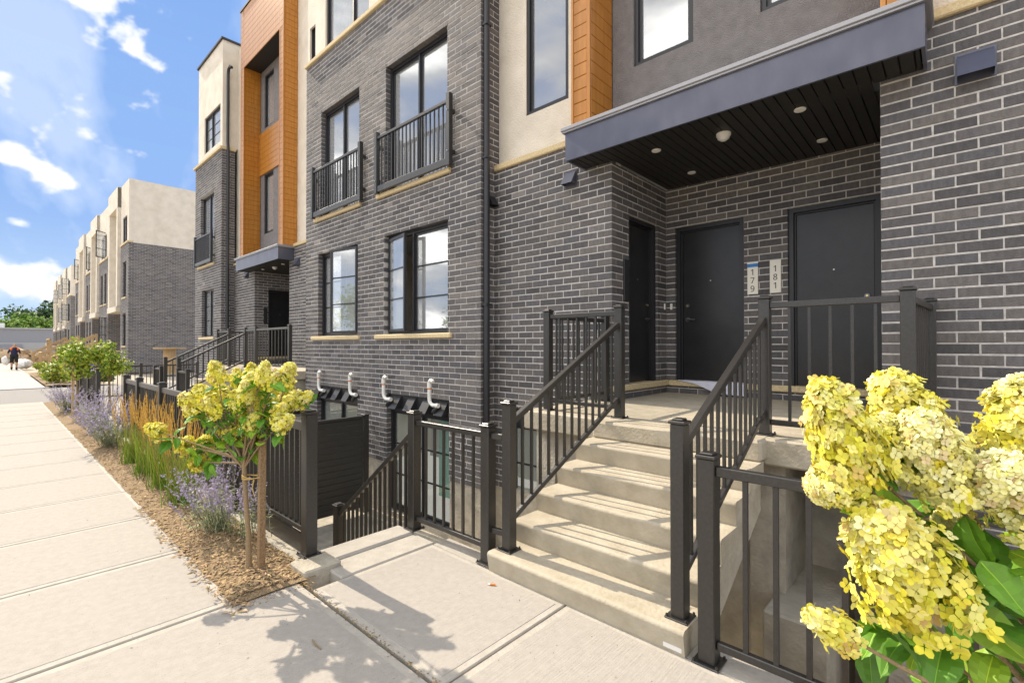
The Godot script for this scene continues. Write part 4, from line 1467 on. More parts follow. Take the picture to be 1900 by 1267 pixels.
func make_small_items():
	var zf := -6.797
	for e in [["179", -1.965, "white house number sign reading 179 with blue film on top"], ["181", -1.695, "white house number sign reading 181 beside the right door"]]:
		var t := thing("house_number_sign", e[2], "sign", Vector3(e[1], 2.485, zf), "house number signs")
		boxp(t, "plate", Vector3(-0.065, -0.21, 0.0), Vector3(0.065, 0.21, 0.014), M.sign_face, 0.003)
		for k in 3:
			text_part(t, e[0][k], Vector3(0, 0.098 - 0.108 * k - (0.02 if e[0] == "179" else 0.0), 0.0165), 0.105, M.black_plastic)
		if e[0] == "179":
			boxp(t, "film", Vector3(-0.066, 0.145, -0.001), Vector3(0.066, 0.19, 0.0165), M.blue_film)
			boxp(t, "film_edge", Vector3(-0.0655, 0.19, -0.001), Vector3(0.0655, 0.213, 0.016), M.white_paint)
	var t := thing("lock_box", "dark blue lock box hanging on the right door", "lock box", Vector3(-0.66, 2.02, zf - 0.06))
	boxp(t, "body", Vector3(-0.04, -0.1, -0.03), Vector3(0.04, 0.06, 0.02), M.blue_box, 0.01)
	put(t, "shackle", tube_mesh([Vector3(-0.02, 0.06, 0), Vector3(-0.02, 0.12, 0), Vector3(0.02, 0.12, 0), Vector3(0.02, 0.06, 0)], [0.006, 0.006, 0.006, 0.006], 6), M.brushed_steel)
	# cloth hung over the sill of the middle door
	t = thing("drop_cloth", "pale lavender cloth hanging over the sill of the middle door", "cloth", Vector3(-2.5, 0.0, 0.0))
	var st := begin()
	var nx := 30
	var rows := [[-6.86, 1.106], [-6.80, 1.107], [-6.752, 1.108], [-6.738, 1.10], [-6.73, 1.07], [-6.72, 1.03], [-6.70, 0.98], [-6.66, 0.945]]
	var hgt := func(i, j):
		var x: float = -0.46 + 0.92 * i / nx
		var drop: float = smoothstep(-0.46, 0.25, x)
		var k: float = minf(j, 3.0 + 4.0 * drop)
		var lo: int = int(floor(k))
		var hi: int = mini(7, lo + 1)
		var f: float = k - lo
		var z: float = lerpf(rows[lo][0], rows[hi][0], f)
		var y: float = lerpf(rows[lo][1], rows[hi][1], f)
		var fold: float = 0.010 * sin(x * 21.0) * smoothstep(3.0, 6.0, k) + 0.006 * sin(x * 47.0 + 1.0) * smoothstep(3.0, 5.0, k)
		return Vector3(x + 0.01 * sin(y * 40.0), y + 0.003 * sin(x * 17.0 + z * 60.0), z + fold)
	for i in nx:
		for j in 7:
			quad(st, hgt.call(i, j), hgt.call(i + 1, j), hgt.call(i + 1, j + 1), hgt.call(i, j + 1), Vector3(0, 1, 1))
	st.generate_normals()
	put(t, "sheet", done(st), M.cloth)
	# an orange-tan butt and a twig on the walk
	t = thing("cigarette_butt", "small orange cigarette butt on the front walk", "litter", Vector3(-2.3, 0.010, -2.28))
	put(t, "filter", tube_mesh([Vector3.ZERO, Vector3(0.03, 0.001, -0.02)], [0.006, 0.006], 8), M.orange_tag)
	put(t, "paper", tube_mesh([Vector3.ZERO, Vector3(-0.014, 0, 0.009)], [0.0061, 0.004], 8), M.white_paint)
	t = thing("twig", "thin brown twig lying in the tree's shadow", "twig", Vector3(-2.53, 0.008, -1.2))
	put(t, "stick", tube_mesh([Vector3(-0.05, 0, 0), Vector3(0.0, 0.002, 0.01), Vector3(0.06, 0, 0.005)], [0.004, 0.004, 0.003], 6), M.bark)

# ------------------------------------------------------------------ plants
func panicle_mesh(sd: int, florets: int, petal: float, fine: bool, pale := 0.05) -> ArrayMesh:
	# a hydrangea head, base at the origin, tip at y = 1; four-petalled florets over a branching core
	var r := RandomNumberGenerator.new()
	r.seed = sd
	var st := begin()
	var lime := Color(0.68, 0.67, 0.05)
	var gold := Color(0.86, 0.73, 0.06)
	var cream := Color(0.92, 0.89, 0.52)
	var pink := Color(0.55, 0.30, 0.16)
	# stems inside
	st.set_color(Color(0.22, 0.28, 0.05))
	tube(st, [Vector3.ZERO, Vector3(0, 0.9, 0)], [0.05, 0.02], 5)
	for k in 40:
		var t := r.randf_range(0.02, 0.85)
		var a := k * 2.4
		var l := 0.40 * sqrt(maxf(0.0, 1.0 - pow(t, 1.7)))
		var p := Vector3(0, t, 0)
		st.set_color(Color(0.30, 0.36, 0.06))
		tube(st, [p, p + Vector3(cos(a) * l, 0.06, sin(a) * l)], [0.018, 0.008], 3, false)
	for k in florets:
		var t := (k + 0.5) / florets
		t = pow(t, 0.8) * 1.02 - 0.06
		var a := k * 2.39996 + r.randf_range(-0.3, 0.3)
		var prof := 0.42 * sqrt(maxf(0.02, 1.0 - pow(maxf(t, 0.0), 1.35))) * (0.75 + 0.25 * smoothstep(-0.06, 0.15, t))
		var lump := 1.0 + 0.13 * sin(a * 3.0 + t * 9.0 + sd) + 0.10 * sin(a * 5.0 - t * 17.0 + sd * 2.0)
		var depth := r.randf_range(0.66, 1.2) if r.randf() < 0.85 else r.randf_range(0.4, 0.7)
		var dir := Vector3(cos(a), 0, sin(a))
		var c := Vector3(0, t, 0) + dir * prof * lump * depth
		var n := (dir * (0.9 - 0.5 * t) + Vector3.UP * (0.15 + 0.9 * t * t) + Vector3(r.randfn(0, 0.35), r.randfn(0, 0.35), r.randfn(0, 0.35))).normalized()
		var x := n.cross(Vector3.UP if absf(n.y) < 0.9 else Vector3.RIGHT).normalized().rotated(n, r.randf() * TAU)
		var y := n.cross(x)
		var base := lime.lerp(gold, r.randf()).lerp(cream, clampf(r.randfn(pale + 0.4 * t, 0.25), 0.0, 1.0))
		if r.randf() < 0.05:
			base = base.lerp(pink, r.randf_range(0.3, 0.8))
		var s := petal * r.randf_range(0.75, 1.2)
		for q in 4:
			var an := q * PI / 2 + r.randf_range(-0.15, 0.15)
			var d := x * cos(an) + y * sin(an)
			var w := n.cross(d)
			var cup := n * s * r.randf_range(0.02, 0.22)
			var col := base * r.randf_range(0.88, 1.1)
			col.a = 1.0
			st.set_color(col)
			var ps := []
			if fine:
				ps = [c + d * s * 0.08, c + d * s * 0.42 + w * s * 0.42 + cup * 0.5, c + d * s * 0.85 + w * s * 0.34 + cup, c + d * s * 1.05 + cup, c + d * s * 0.85 - w * s * 0.34 + cup, c + d * s * 0.42 - w * s * 0.42 + cup * 0.5]
			else:
				ps = [c, c + d * s * 0.65 + w * s * 0.45 + cup * 0.6, c + d * s + cup, c + d * s * 0.65 - w * s * 0.45 + cup * 0.6]
			for j in range(1, ps.size() - 1):
				tri3(st, ps[0], ps[j], ps[j + 1], n)
	return done(st)

func leaf_mesh(col: Color, curl: float, sd: int) -> ArrayMesh:
	# a pointed oval blade along +z, one metre long, folded at the midrib, its side veins sunk
	var r := RandomNumberGenerator.new()
	r.seed = sd
	var st := begin()
	var rows := 10
	var pts := []
	for i in rows + 1:
		var t := float(i) / rows
		var w := 0.31 * pow(sin(PI * pow(t, 0.78)), 0.8) * (1.0 - 0.10 * t)
		if i == 0 or i == rows:
			w = 0.0
		var y := -curl * t * t + 0.02 * sin(t * 9.0 + sd)
		var ruf := 0.018 * (1 if i % 2 == 0 else -1)
		pts.append([Vector3(-w, y + w * 0.30 + ruf, t - 0.03), Vector3(-w * 0.5, y + w * 0.22 - ruf * 0.4, t - 0.012), Vector3(0, y, t), Vector3(w * 0.5, y + w * 0.22 - ruf * 0.4, t - 0.012), Vector3(w, y + w * 0.30 + ruf, t - 0.03)])
	for i in rows:
		for k in 4:
			var a: Vector3 = pts[i][k]; var b: Vector3 = pts[i][k + 1]; var c: Vector3 = pts[i + 1][k + 1]; var d: Vector3 = pts[i + 1][k]
			var cc := col * r.randf_range(0.9, 1.1)
			cc.a = 1.0
			st.set_color(cc)
			quad(st, a, b, c, d, Vector3.UP)
	st.set_color(Color(minf(col.r * 2.2, 1.0), minf(col.g * 1.7, 1.0), col.b * 1.6))
	for i in rows:
		var a: Vector3 = pts[i][2]; var d: Vector3 = pts[i + 1][2]
		var h := 0.010 * (1.0 - float(i) / rows) + 0.003
		quad(st, a + Vector3(-h, 0.006, 0), a + Vector3(h, 0.006, 0), d + Vector3(h * 0.8, 0.006, 0), d + Vector3(-h * 0.8, 0.006, 0), Vector3.UP)
	return done(st)

func put_leaf(parent: Node3D, a: Vector3, b: Vector3, kind: int, r: RandomNumberGenerator, wide := 1.0):
	var z := (b - a)
	var up := Vector3(r.randfn(0, 0.35), 1.0, r.randfn(0, 0.35))
	var x := up.cross(z.normalized()).normalized()
	var y := z.normalized().cross(x)
	var l := z.length()
	put(parent, "leaf", leaf_meshes[kind % leaf_meshes.size()], M.leaf, a, Basis(x * l * wide, y * l, z))

func put_head(parent: Node3D, base: Vector3, tip: Vector3, rad: float, mesh: Mesh, r: RandomNumberGenerator):
	var y := tip - base
	var x := y.cross(Vector3(0.3, 0.2, 1)).normalized().rotated(y.normalized(), r.randf() * TAU)
	var z := x.cross(y.normalized())
	var k := rad / 0.48
	put(parent, "flower_head", mesh, M.petal, base, Basis(x * k, y, z * k))

func branch(parent: Node3D, a: Vector3, b: Vector3, r0: float, r1: float, r: RandomNumberGenerator, m: Material, called := "branch"):
	var pts := []
	var rr := []
	var j := (b - a).length() * 0.06
	var bow := Vector3(r.randfn(0, j), 0, r.randfn(0, j))
	for k in 6:
		var t := k / 5.0
		pts.append(a.lerp(b, t) + bow * sin(PI * t) + Vector3.UP * sin(PI * t) * j * 0.4)
		rr.append(lerpf(r0, r1, t))
	put(parent, called, tube_mesh(pts, rr, 7), m)

func make_plants():
	var r := RandomNumberGenerator.new()
	r.seed = 77
	var cols := [Color(0.085, 0.21, 0.018), Color(0.11, 0.27, 0.022), Color(0.16, 0.34, 0.026), Color(0.27, 0.43, 0.03), Color(0.07, 0.17, 0.016), Color(0.50, 0.42, 0.03)]
	for i in cols.size():
		leaf_meshes[i] = leaf_mesh(cols[i], [0.10, 0.2, 0.05, 0.16, 0.25, 0.12][i], 90 + i)
	var fine_heads := [panicle_mesh(1, 820, 0.066, true, 0.02), panicle_mesh(2, 780, 0.068, true, 0.18), panicle_mesh(3, 840, 0.064, true, 0.45)]
	var small := panicle_mesh(4, 110, 0.16, true)
	var heads := [panicle_mesh(5, 200, 0.115, false, -0.05), panicle_mesh(6, 180, 0.12, false, 0.1), panicle_mesh(7, 220, 0.11, false, 0.02)]
	# --- foreground hydrangea
	var t := thing("hydrangea_tree", "large yellow-green hydrangea in the right foreground", "hydrangea")
	var trunk_top := Vector3(0.28, 0.72, -1.48)
	branch(t, Vector3(0.34, 0.0, -1.50), trunk_top, 0.022, 0.016, r, M.bark, "trunk")
	var H := [[-0.211, 1.535, -1.167, -0.141, 1.272, -1.261, 0.084, 0], [-0.229, 1.295, -1.153, -0.149, 1.329, -1.253, 0.061, 1], [-0.121, 1.542, -1.358, -0.053, 1.352, -1.451, 0.088, 0], [-0.070, 1.470, -1.270, 0.009, 1.245, -1.373, 0.082, 2], [0.110, 1.543, -1.531, 0.096, 1.321, -1.520, 0.088, 1], [0.053, 1.391, -1.276, 0.133, 1.241, -1.419, 0.09, 2], [-0.125, 1.288, -1.176, -0.036, 1.003, -1.348, 0.122, 0], [-0.228, 1.055, -1.130, -0.149, 0.982, -1.231, 0.042, 3], [-0.107, 1.459, -1.308, -0.158, 1.283, -1.270, 0.07, 1], [-0.034, 1.203, -1.402, 0.019, 1.227, -1.452, 0.055, 2], [0.36, 1.50, -1.50, 0.34, 1.28, -1.52, 0.09, 0], [0.46, 1.42, -1.46, 0.43, 1.2, -1.50, 0.09, 1], [0.40, 1.62, -1.72, 0.38, 1.4, -1.66, 0.09, 0]]
	for h in H:
		var tip := Vector3(h[0], h[1], h[2])
		var base := tip.lerp(Vector3(h[3], h[4], h[5]), 0.78)
		put_head(t, base, tip, h[6] * 0.92, small if h[7] == 3 else fine_heads[h[7]], r)
		branch(t, trunk_top + Vector3(r.randfn(0, 0.01), r.randf_range(-0.06, 0.02), r.randfn(0, 0.01)), base + (tip - base) * 0.1, 0.0075, 0.0035, r, M.bark)
	var L := [[[-0.099,1.308,-1.291],[-0.144,1.371,-1.208]],[[-0.146,1.260,-1.306],[-0.104,1.367,-1.303]],[[-0.075,1.314,-1.338],[-0.113,1.401,-1.261]],[[-0.051,1.257,-1.405],[-0.144,1.186,-1.280]],[[-0.069,1.221,-1.393],[-0.161,1.254,-1.267]],[[-0.016,1.182,-1.336],[-0.062,1.270,-1.252]],[[0.009,1.251,-1.348],[0.039,1.177,-1.336]],[[0.045,1.149,-1.540],[0.087,1.078,-1.539]],[[0.042,1.125,-1.427],[0.041,1.228,-1.384]],[[0.016,1.093,-1.399],[0.088,1.064,-1.425]],[[0.027,1.015,-1.555],[0.107,1.067,-1.587]],[[-0.026,1.042,-1.405],[0.016,0.967,-1.404]],[[-0.010,0.990,-1.491],[0.086,0.864,-1.540]],[[0.042,0.995,-1.470],[0.090,0.921,-1.475]],[[-0.053,0.993,-1.413],[-0.070,0.906,-1.359]],[[-0.116,1.032,-1.262],[-0.073,0.984,-1.262]],[[-0.159,0.982,-1.315],[-0.078,0.964,-1.350]],[[-0.155,0.926,-1.364],[-0.142,0.873,-1.336]],[[-0.079,0.944,-1.368],[-0.010,0.888,-1.392]],[[-0.010,0.937,-1.473],[0.016,0.885,-1.457]],[[0.071,1.218,-1.531],[0.103,1.182,-1.521]],[[0.056,1.039,-1.404],[0.094,1.013,-1.398]],[[-0.125,0.984,-1.370],[-0.148,0.942,-1.308]],[[-0.158,0.961,-1.308],[-0.119,1.037,-1.302]],[[-0.183,1.294,-1.225],[-0.146,1.259,-1.220]],[[0.016,1.151,-1.360],[-0.024,1.101,-1.282]],[[0.090,1.110,-1.587],[0.105,1.052,-1.561]],[[-0.034,1.182,-1.397],[0.0,1.126,-1.388]],[[-0.090,0.951,-1.395],[-0.122,0.910,-1.325]],[[0.053,0.913,-1.558],[0.042,0.851,-1.508]],[[-0.036,0.951,-1.444],[-0.045,0.875,-1.396]]]
	var i := 0
	for l in L:
		var a := Vector3(l[0][0], l[0][1], l[0][2])
		var b := Vector3(l[1][0], l[1][1], l[1][2])
		var d := (b - a).normalized() * maxf((b - a).length() * 1.15, 0.11)
		put_leaf(t, a, a + d, [0, 1, 2, 1, 3, 0, 2, 4, 1, 3][i % 10], r, 1.0)
		i += 1
	for k in 46:
		var a := Vector3(r.randf_range(0.0, 0.42), r.randf_range(0.78, 1.3), r.randf_range(-1.62, -1.34))
		var dir := Vector3(r.randfn(-0.1, 0.6), r.randfn(-0.15, 0.4), r.randfn(0.2, 0.6)).normalized()
		put_leaf(t, a, a + dir * r.randf_range(0.09, 0.15), r.randi() % 5, r)
	for k in 22:
		var a := Vector3(r.randf_range(-0.04, 0.22), r.randf_range(0.86, 1.2), r.randf_range(-1.42, -1.28))
		var dir := Vector3(r.randfn(-0.2, 0.6), r.randfn(-0.2, 0.35), r.randfn(0.35, 0.4)).normalized()
		put_leaf(t, a, a + dir * r.randf_range(0.09, 0.135), [3, 1, 2, 0, 2][k % 5], r)
	put_leaf(t, Vector3(-0.02, 1.16, -1.40), Vector3(-0.05, 1.21, -1.38), 5, r)
	# --- left hydrangea, tied to its stake
	t = thing("hydrangea_tree", "small yellow hydrangea tree tied to a wooden stake in the mulch bed", "hydrangea")
	var top := Vector3(-3.76, 0.76, -1.245)
	put(t, "trunk", tube_mesh([Vector3(-3.70, 0.0, -1.26), Vector3(-3.715, 0.25, -1.262), Vector3(-3.735, 0.5, -1.25), top], [0.021, 0.018, 0.0165, 0.016], 9), M.bark)
	var PL := [[-4.2,1.256,-1.083],[-3.814,1.418,-1.079],[-4.060,1.263,-1.185],[-3.737,1.226,-1.192],[-3.983,1.400,-1.364],[-3.903,1.218,-1.394],[-3.45,1.427,-1.263],[-3.422,1.372,-1.322],[-3.405,1.423,-1.403],[-3.882,1.212,-1.485],[-3.634,1.207,-1.281],[-4.088,1.135,-1.018],[-3.779,1.180,-1.037],[-3.836,0.991,-1.155],[-3.617,1.079,-1.258],[-3.456,1.157,-1.376],[-3.529,1.217,-1.499],[-3.471,1.217,-1.552],[-3.752,1.298,-1.553],[-4.346,0.984,-0.828],[-4.283,0.856,-0.997],[-4.205,0.718,-1.066],[-4.258,0.856,-1.126],[-3.801,0.895,-1.322],[-3.387,1.082,-1.379],[-3.832,1.076,-1.447],[-4.079,1.358,-1.301],[-3.768,1.196,-1.540],[-3.948,1.237,-1.100],[-3.886,1.089,-1.277],[-3.825,1.223,-0.921],[-3.857,1.363,-1.396],[-3.62,1.36,-1.25],[-3.55,1.30,-1.18]]
	var centre := Vector3(-3.75, 0.98, -1.25)
	for q in PL:
		var c := Vector3(q[0], q[1], q[2])
		var out := (c - centre)
		out = (out.normalized() + Vector3(0, 0.35, 0)).normalized()
		var len := r.randf_range(0.12, 0.16)
		put_head(t, c - out * len * 0.5, c + out * len * 0.5, r.randf_range(0.060, 0.078), heads[r.randi() % 3], r)
		branch(t, top + Vector3(0, r.randf_range(-0.05, 0.03), 0), c - out * len * 0.4, 0.0075, 0.0032, r, M.bark)
		for k in 5:
			var a := top.lerp(c, r.randf_range(0.55, 0.95)) + Vector3(r.randfn(0, 0.03), r.randfn(0, 0.03), r.randfn(0, 0.03))
			var dir := Vector3(r.randfn(0, 0.6), r.randfn(-0.05, 0.35), r.randfn(0, 0.6)).normalized()
			put_leaf(t, a, a + dir * r.randf_range(0.08, 0.13), r.randi() % 4, r)
	for k in 40:
		var a := centre + Vector3(r.randf_range(-0.28, 0.22), r.randf_range(-0.1, 0.15), r.randf_range(-0.2, 0.2))
		var dir := Vector3(r.randfn(0, 0.6), r.randfn(-0.1, 0.35), r.randfn(0, 0.6)).normalized()
		put_leaf(t, a, a + dir * r.randf_range(0.07, 0.12), r.randi() % 4, r)
	t = thing("wooden_stake", "weathered wooden stake beside the small hydrangea tree", "stake", Vector3(-3.655, 0, -1.325))
	var st := begin()
	cbx(st, Vector3(-0.022, -0.1, -0.022), Vector3(0.022, 0.93, 0.022), 0.004, Transform3D(Basis(Vector3.FORWARD, 0.015), Vector3.ZERO))
	put(t, "shaft", done(st), M.weathered_wood)
	t = thing("twine_tie", "tan twine tying the small hydrangea to its stake", "twine", Vector3(-3.70, 0.66, -1.29))
	st = begin()
	for k in 3:
		var loop := []
		for j in 15:
			var a := TAU * j / 14.0
			loop.append(Vector3(cos(a) * 0.085, 0.006 * k + 0.008 * sin(a * 2 + k), sin(a) * 0.045).rotated(Vector3.UP, 0.65))
		tube(st, loop, range(15).map(func(_x): return 0.004), 5, false)
	tube(st, [Vector3(0.06, 0.0, 0.02), Vector3(0.07, -0.05, 0.035), Vector3(0.10, -0.11, 0.03)], [0.005, 0.004, 0.003], 5)
	put(t, "loop", done(st), M.twine)
	# --- Russian sage
	sage("silvery sage with violet spikes at the near end of the mulch bed", Vector3(-4.62, 0.03, -1.32), 62, 0.62, 0.62, r, true)
	sage("low violet sage under the small hydrangea tree", Vector3(-4.25, 0.03, -1.43), 16, 0.5, 0.3, r, true)
	sage("sprawling violet sage beyond the golden grasses", Vector3(-9.7, 0.03, -1.3), 110, 0.85, 0.8, r, false)
	sage("violet sage beside the fence end", Vector3(-11.6, 0.03, -1.36), 80, 0.85, 0.7, r, false)
	sage("farthest pale sage bush near the lane", Vector3(-15.6, 0.03, -1.3), 100, 0.75, 0.8, r, false)
	# --- feather grass
	var gl := ["golden feather grass behind the stray hydrangea flower", "golden feather grass in the middle of the fence", "golden feather grass next to the violet sage", "last golden feather grass before the sprawling sage"]
	var gp := [-5.75, -6.5, -7.3, -8.2]
	for k in 4:
		feather_grass(gl[k], Vector3(gp[k], 0.02, -1.34), r)
	# --- two young trees at the lane
	young_tree("young lime-green tree tied to a stake at the lane", Vector3(-14.8, 0, -1.38), 0.62, 1.68, r)
	young_tree("second lime-green young tree beside the lane fence", Vector3(-14.8, 0, -1.95), 0.66, 1.6, r)
	t = thing("wooden_stake", "pale stake under the young lime-green tree", "stake", Vector3(-14.75, 0, -1.3))
	put(t, "shaft", box_mesh(Vector3(0.05, 1.2, 0.05), 0.004), M.lumber, Vector3(0, 0.6, 0))

func blade(st: SurfaceTool, a: Vector3, dir: Vector3, len: float, w: float, bend: float, c0: Color, c1: Color, seg := 5):
	var side := dir.cross(Vector3.UP)
	side = side.normalized() if side.length() > 0.01 else Vector3.RIGHT
	var p := a
	var d := dir.normalized()
	var prev := [a - side * w, a + side * w]
	for k in seg:
		var t := (k + 1.0) / seg
		d = (d + Vector3(0, -bend / seg, 0)).normalized()
		p += d * len / seg
		var ww := w * (1.0 - t * 0.95)
		var cur := [p - side * ww, p + side * ww]
		st.set_color(c0.lerp(c1, t))
		quad(st, prev[0], prev[1], cur[1], cur[0], Vector3(0.3, 1, 0.3))
		prev = cur

func sage(label: String, at: Vector3, stems: int, h: float, spread: float, r: RandomNumberGenerator, near: bool):
	var t := thing("russian_sage", label, "sage", at, "violet sage in the planting bed")
	var g := begin()
	var f := begin()
	for k in stems:
		var a := r.randf() * TAU
		var tilt := sqrt(r.randf()) * spread
		var d := Vector3(cos(a) * tilt, 1.0 - tilt * 0.35, sin(a) * tilt * 0.75 + 0.08).normalized()
		var p := Vector3(r.randfn(0, 0.07), 0, r.randfn(0, 0.06))
		var len := h * r.randf_range(0.65, 1.15)
		var pts := []
		for j in 7:
			pts.append(p + d * len * j / 6.0 + Vector3(r.randfn(0, 0.008), -0.05 * tilt * j * j / 36.0 * len, r.randfn(0, 0.008)))
		var s := r.randf_range(0.8, 1.2)
		g.set_color(Color(0.36 * s, 0.37 * s, 0.26 * s))
		tube(g, pts, [0.0035, 0.003, 0.003, 0.0025, 0.0025, 0.002, 0.0015], 3, false)
		for j in 16:
			var q: Vector3 = p + d * len * r.randf_range(0.08, 0.6)
			var aa := r.randf() * TAU
			var gs := r.randf_range(0.7, 1.3)
			blade(g, q, Vector3(cos(aa), r.randf_range(0.2, 0.9), sin(aa)), r.randf_range(0.03, 0.065), 0.005, 0.6, Color(0.20 * gs, 0.27 * gs, 0.09 * gs), Color(0.34 * gs, 0.38 * gs, 0.18 * gs), 2)
		var nf := 30 if near else 15
		for j in nf:
			var u := r.randf_range(0.48, 1.0)
			var q: Vector3 = pts[int(u * 5.99)].lerp(pts[mini(6, int(u * 5.99) + 1)], fmod(u * 5.99, 1.0))
			q += Vector3(r.randfn(0, 0.008), r.randfn(0, 0.008), r.randfn(0, 0.008))
			var v := r.randf_range(0.7, 1.25)
			f.set_color(Color(0.40 * v, 0.33 * v, 0.60 * v).lerp(Color(0.62, 0.56, 0.68), r.randf() * 0.6))
			var z := 0.009 if near else 0.013
			var e1 := Vector3(r.randfn(), r.randfn(), r.randfn()).normalized() * z
			var e2 := Vector3(r.randfn(), r.randfn(), r.randfn()).normalized() * z
			var n := e1.cross(e2).normalized()
			tri3(f, q - e1, q + e1, q + e2 * 1.3, n)
			tri3(f, q - e2, q + e2, q - e1 * 1.3, n)
	put(t, "foliage", done(g), M.leaf)
	put(t, "flowers", done(f), M.petal)

func feather_grass(label: String, at: Vector3, r: RandomNumberGenerator):
	var t := thing("feather_grass", label, "grass", at, "golden feather grasses along the fence")
	var g := begin()
	for k in 170:
		var a := r.randf() * TAU
		var tilt := sqrt(r.randf()) * 0.55
		var s := r.randf_range(0.7, 1.3)
		blade(g, Vector3(r.randfn(0, 0.09), 0, r.randfn(0, 0.06)), Vector3(cos(a) * tilt, 1, sin(a) * tilt * 0.7), r.randf_range(0.35, 0.72), 0.0045, r.randf_range(0.1, 0.9), Color(0.10 * s, 0.20 * s, 0.015 * s), Color(0.30 * s, 0.36 * s, 0.04 * s), 5)
	put(t, "blades", done(g), M.leaf)
	var p := begin()
	for k in 34:
		var a := r.randf() * TAU
		var tilt := sqrt(r.randf()) * 0.22
		var d := Vector3(cos(a) * tilt, 1, sin(a) * tilt).normalized()
		var b := Vector3(r.randfn(0, 0.10), 0, r.randfn(0, 0.05))
		var hh := r.randf_range(0.66, 0.92)
		var s := r.randf_range(0.8, 1.2)
		p.set_color(Color(0.42 * s, 0.34 * s, 0.08 * s))
		tube(p, [b, b + d * hh * 0.5, b + d * hh * 0.75], [0.0025, 0.002, 0.002], 3, false)
		for j in 60:
			var u := r.randf()
			var q := b + d * hh * lerpf(0.72, 1.08, u)
			var v := r.randf_range(0.75, 1.25)
			p.set_color(Color(0.62 * v, 0.40 * v, 0.10 * v))
			var out := Vector3(r.randfn(), 0, r.randfn()).normalized()
			var wd := 0.011 * (1.0 - absf(u - 0.35))
			var tipp := q + d * 0.035 + out * wd * 1.2
			var sd := d.cross(out) * 0.0035
			tri3(p, q - sd, q + sd, tipp, out)
	put(t, "plumes", done(p), M.petal)

func crown_mesh(c: Vector3, rad: Vector3, n: int, size: float, cols: Array, r: RandomNumberGenerator, clumps := 14) -> ArrayMesh:
	# leaf-sized faces gathered in clumps through the crown's volume
	var st := begin()
	var cl := []
	for k in clumps:
		var d := Vector3(r.randfn(), r.randfn(), r.randfn()).normalized() * pow(r.randf(), 0.4)
		cl.append([c + d * rad * 0.78, r.randf_range(0.28, 0.5)])
	for k in n:
		var q = cl[r.randi() % clumps]
		var d := Vector3(r.randfn(), r.randfn(), r.randfn()).normalized()
		var p: Vector3 = q[0] + d * rad * q[1] * pow(r.randf(), 0.45)
		var nrm := (d + Vector3(r.randfn(), r.randfn() + 0.6, r.randfn()) * 0.7).normalized()
		var x := nrm.cross(Vector3(r.randfn(), r.randfn(), r.randfn())).normalized()
		var y := nrm.cross(x)
		var s := size * r.randf_range(0.6, 1.3)
		var col: Color = cols[r.randi() % cols.size()] * r.randf_range(0.8, 1.2)
		col.a = 1.0
		st.set_color(col)
		var tip := p + y * s
		tri3(st, p - y * s, p + x * s * 0.5, tip + nrm * s * 0.15, nrm)
		tri3(st, p - y * s, tip + nrm * s * 0.15, p - x * s * 0.5, nrm)
	return done(st)

func young_tree(label: String, at: Vector3, spread: float, h: float, r: RandomNumberGenerator):
	var t := thing("young_tree", label, "tree", at, "young trees at the lane")
	put(t, "trunk", tube_mesh([Vector3.ZERO, Vector3(0.02, h * 0.3, 0), Vector3(-0.01, h * 0.55, 0.01)], [0.028, 0.022, 0.018], 7), M.bark)
	for k in 7:
		var a := TAU * k / 7.0
		branch(t, Vector3(-0.01, h * (0.45 + 0.02 * (k % 4)), 0.01), Vector3(cos(a) * spread * 0.5, h * r.randf_range(0.7, 0.95), sin(a) * spread * 0.45), 0.011, 0.004, r, M.bark)
	put(t, "crown", crown_mesh(Vector3(0, h * 0.78, 0), Vector3(spread * 0.8, h * 0.30, spread * 0.7), 2200, 0.04, [Color(0.26, 0.36, 0.03), Color(0.36, 0.42, 0.035), Color(0.15, 0.26, 0.025), Color(0.48, 0.48, 0.06)], r, 26), M.leaf)

func big_tree(called: String, label: String, at: Vector3, h: float, w: float, cols: Array, r: RandomNumberGenerator, group: String, n := 2600):
	var t := thing(called, label, "tree", at, group)
	put(t, "trunk", tube_mesh([Vector3.ZERO, Vector3(0.1, h * 0.3, 0), Vector3(0, h * 0.6, 0.1)], [h * 0.035, h * 0.026, h * 0.014], 8), M.bark)
	for k in 6:
		var a := TAU * k / 6.0 + 0.3
		branch(t, Vector3(0.05, h * r.randf_range(0.25, 0.5), 0.03), Vector3(cos(a) * w * 0.36, h * r.randf_range(0.55, 0.85), sin(a) * w * 0.36), h * 0.014, h * 0.004, r, M.bark)
	put(t, "crown", crown_mesh(Vector3(0, h * 0.64, 0), Vector3(w * 0.5, h * 0.36, w * 0.5), n, w * 0.035, cols, r, 30), M.far_leaf)

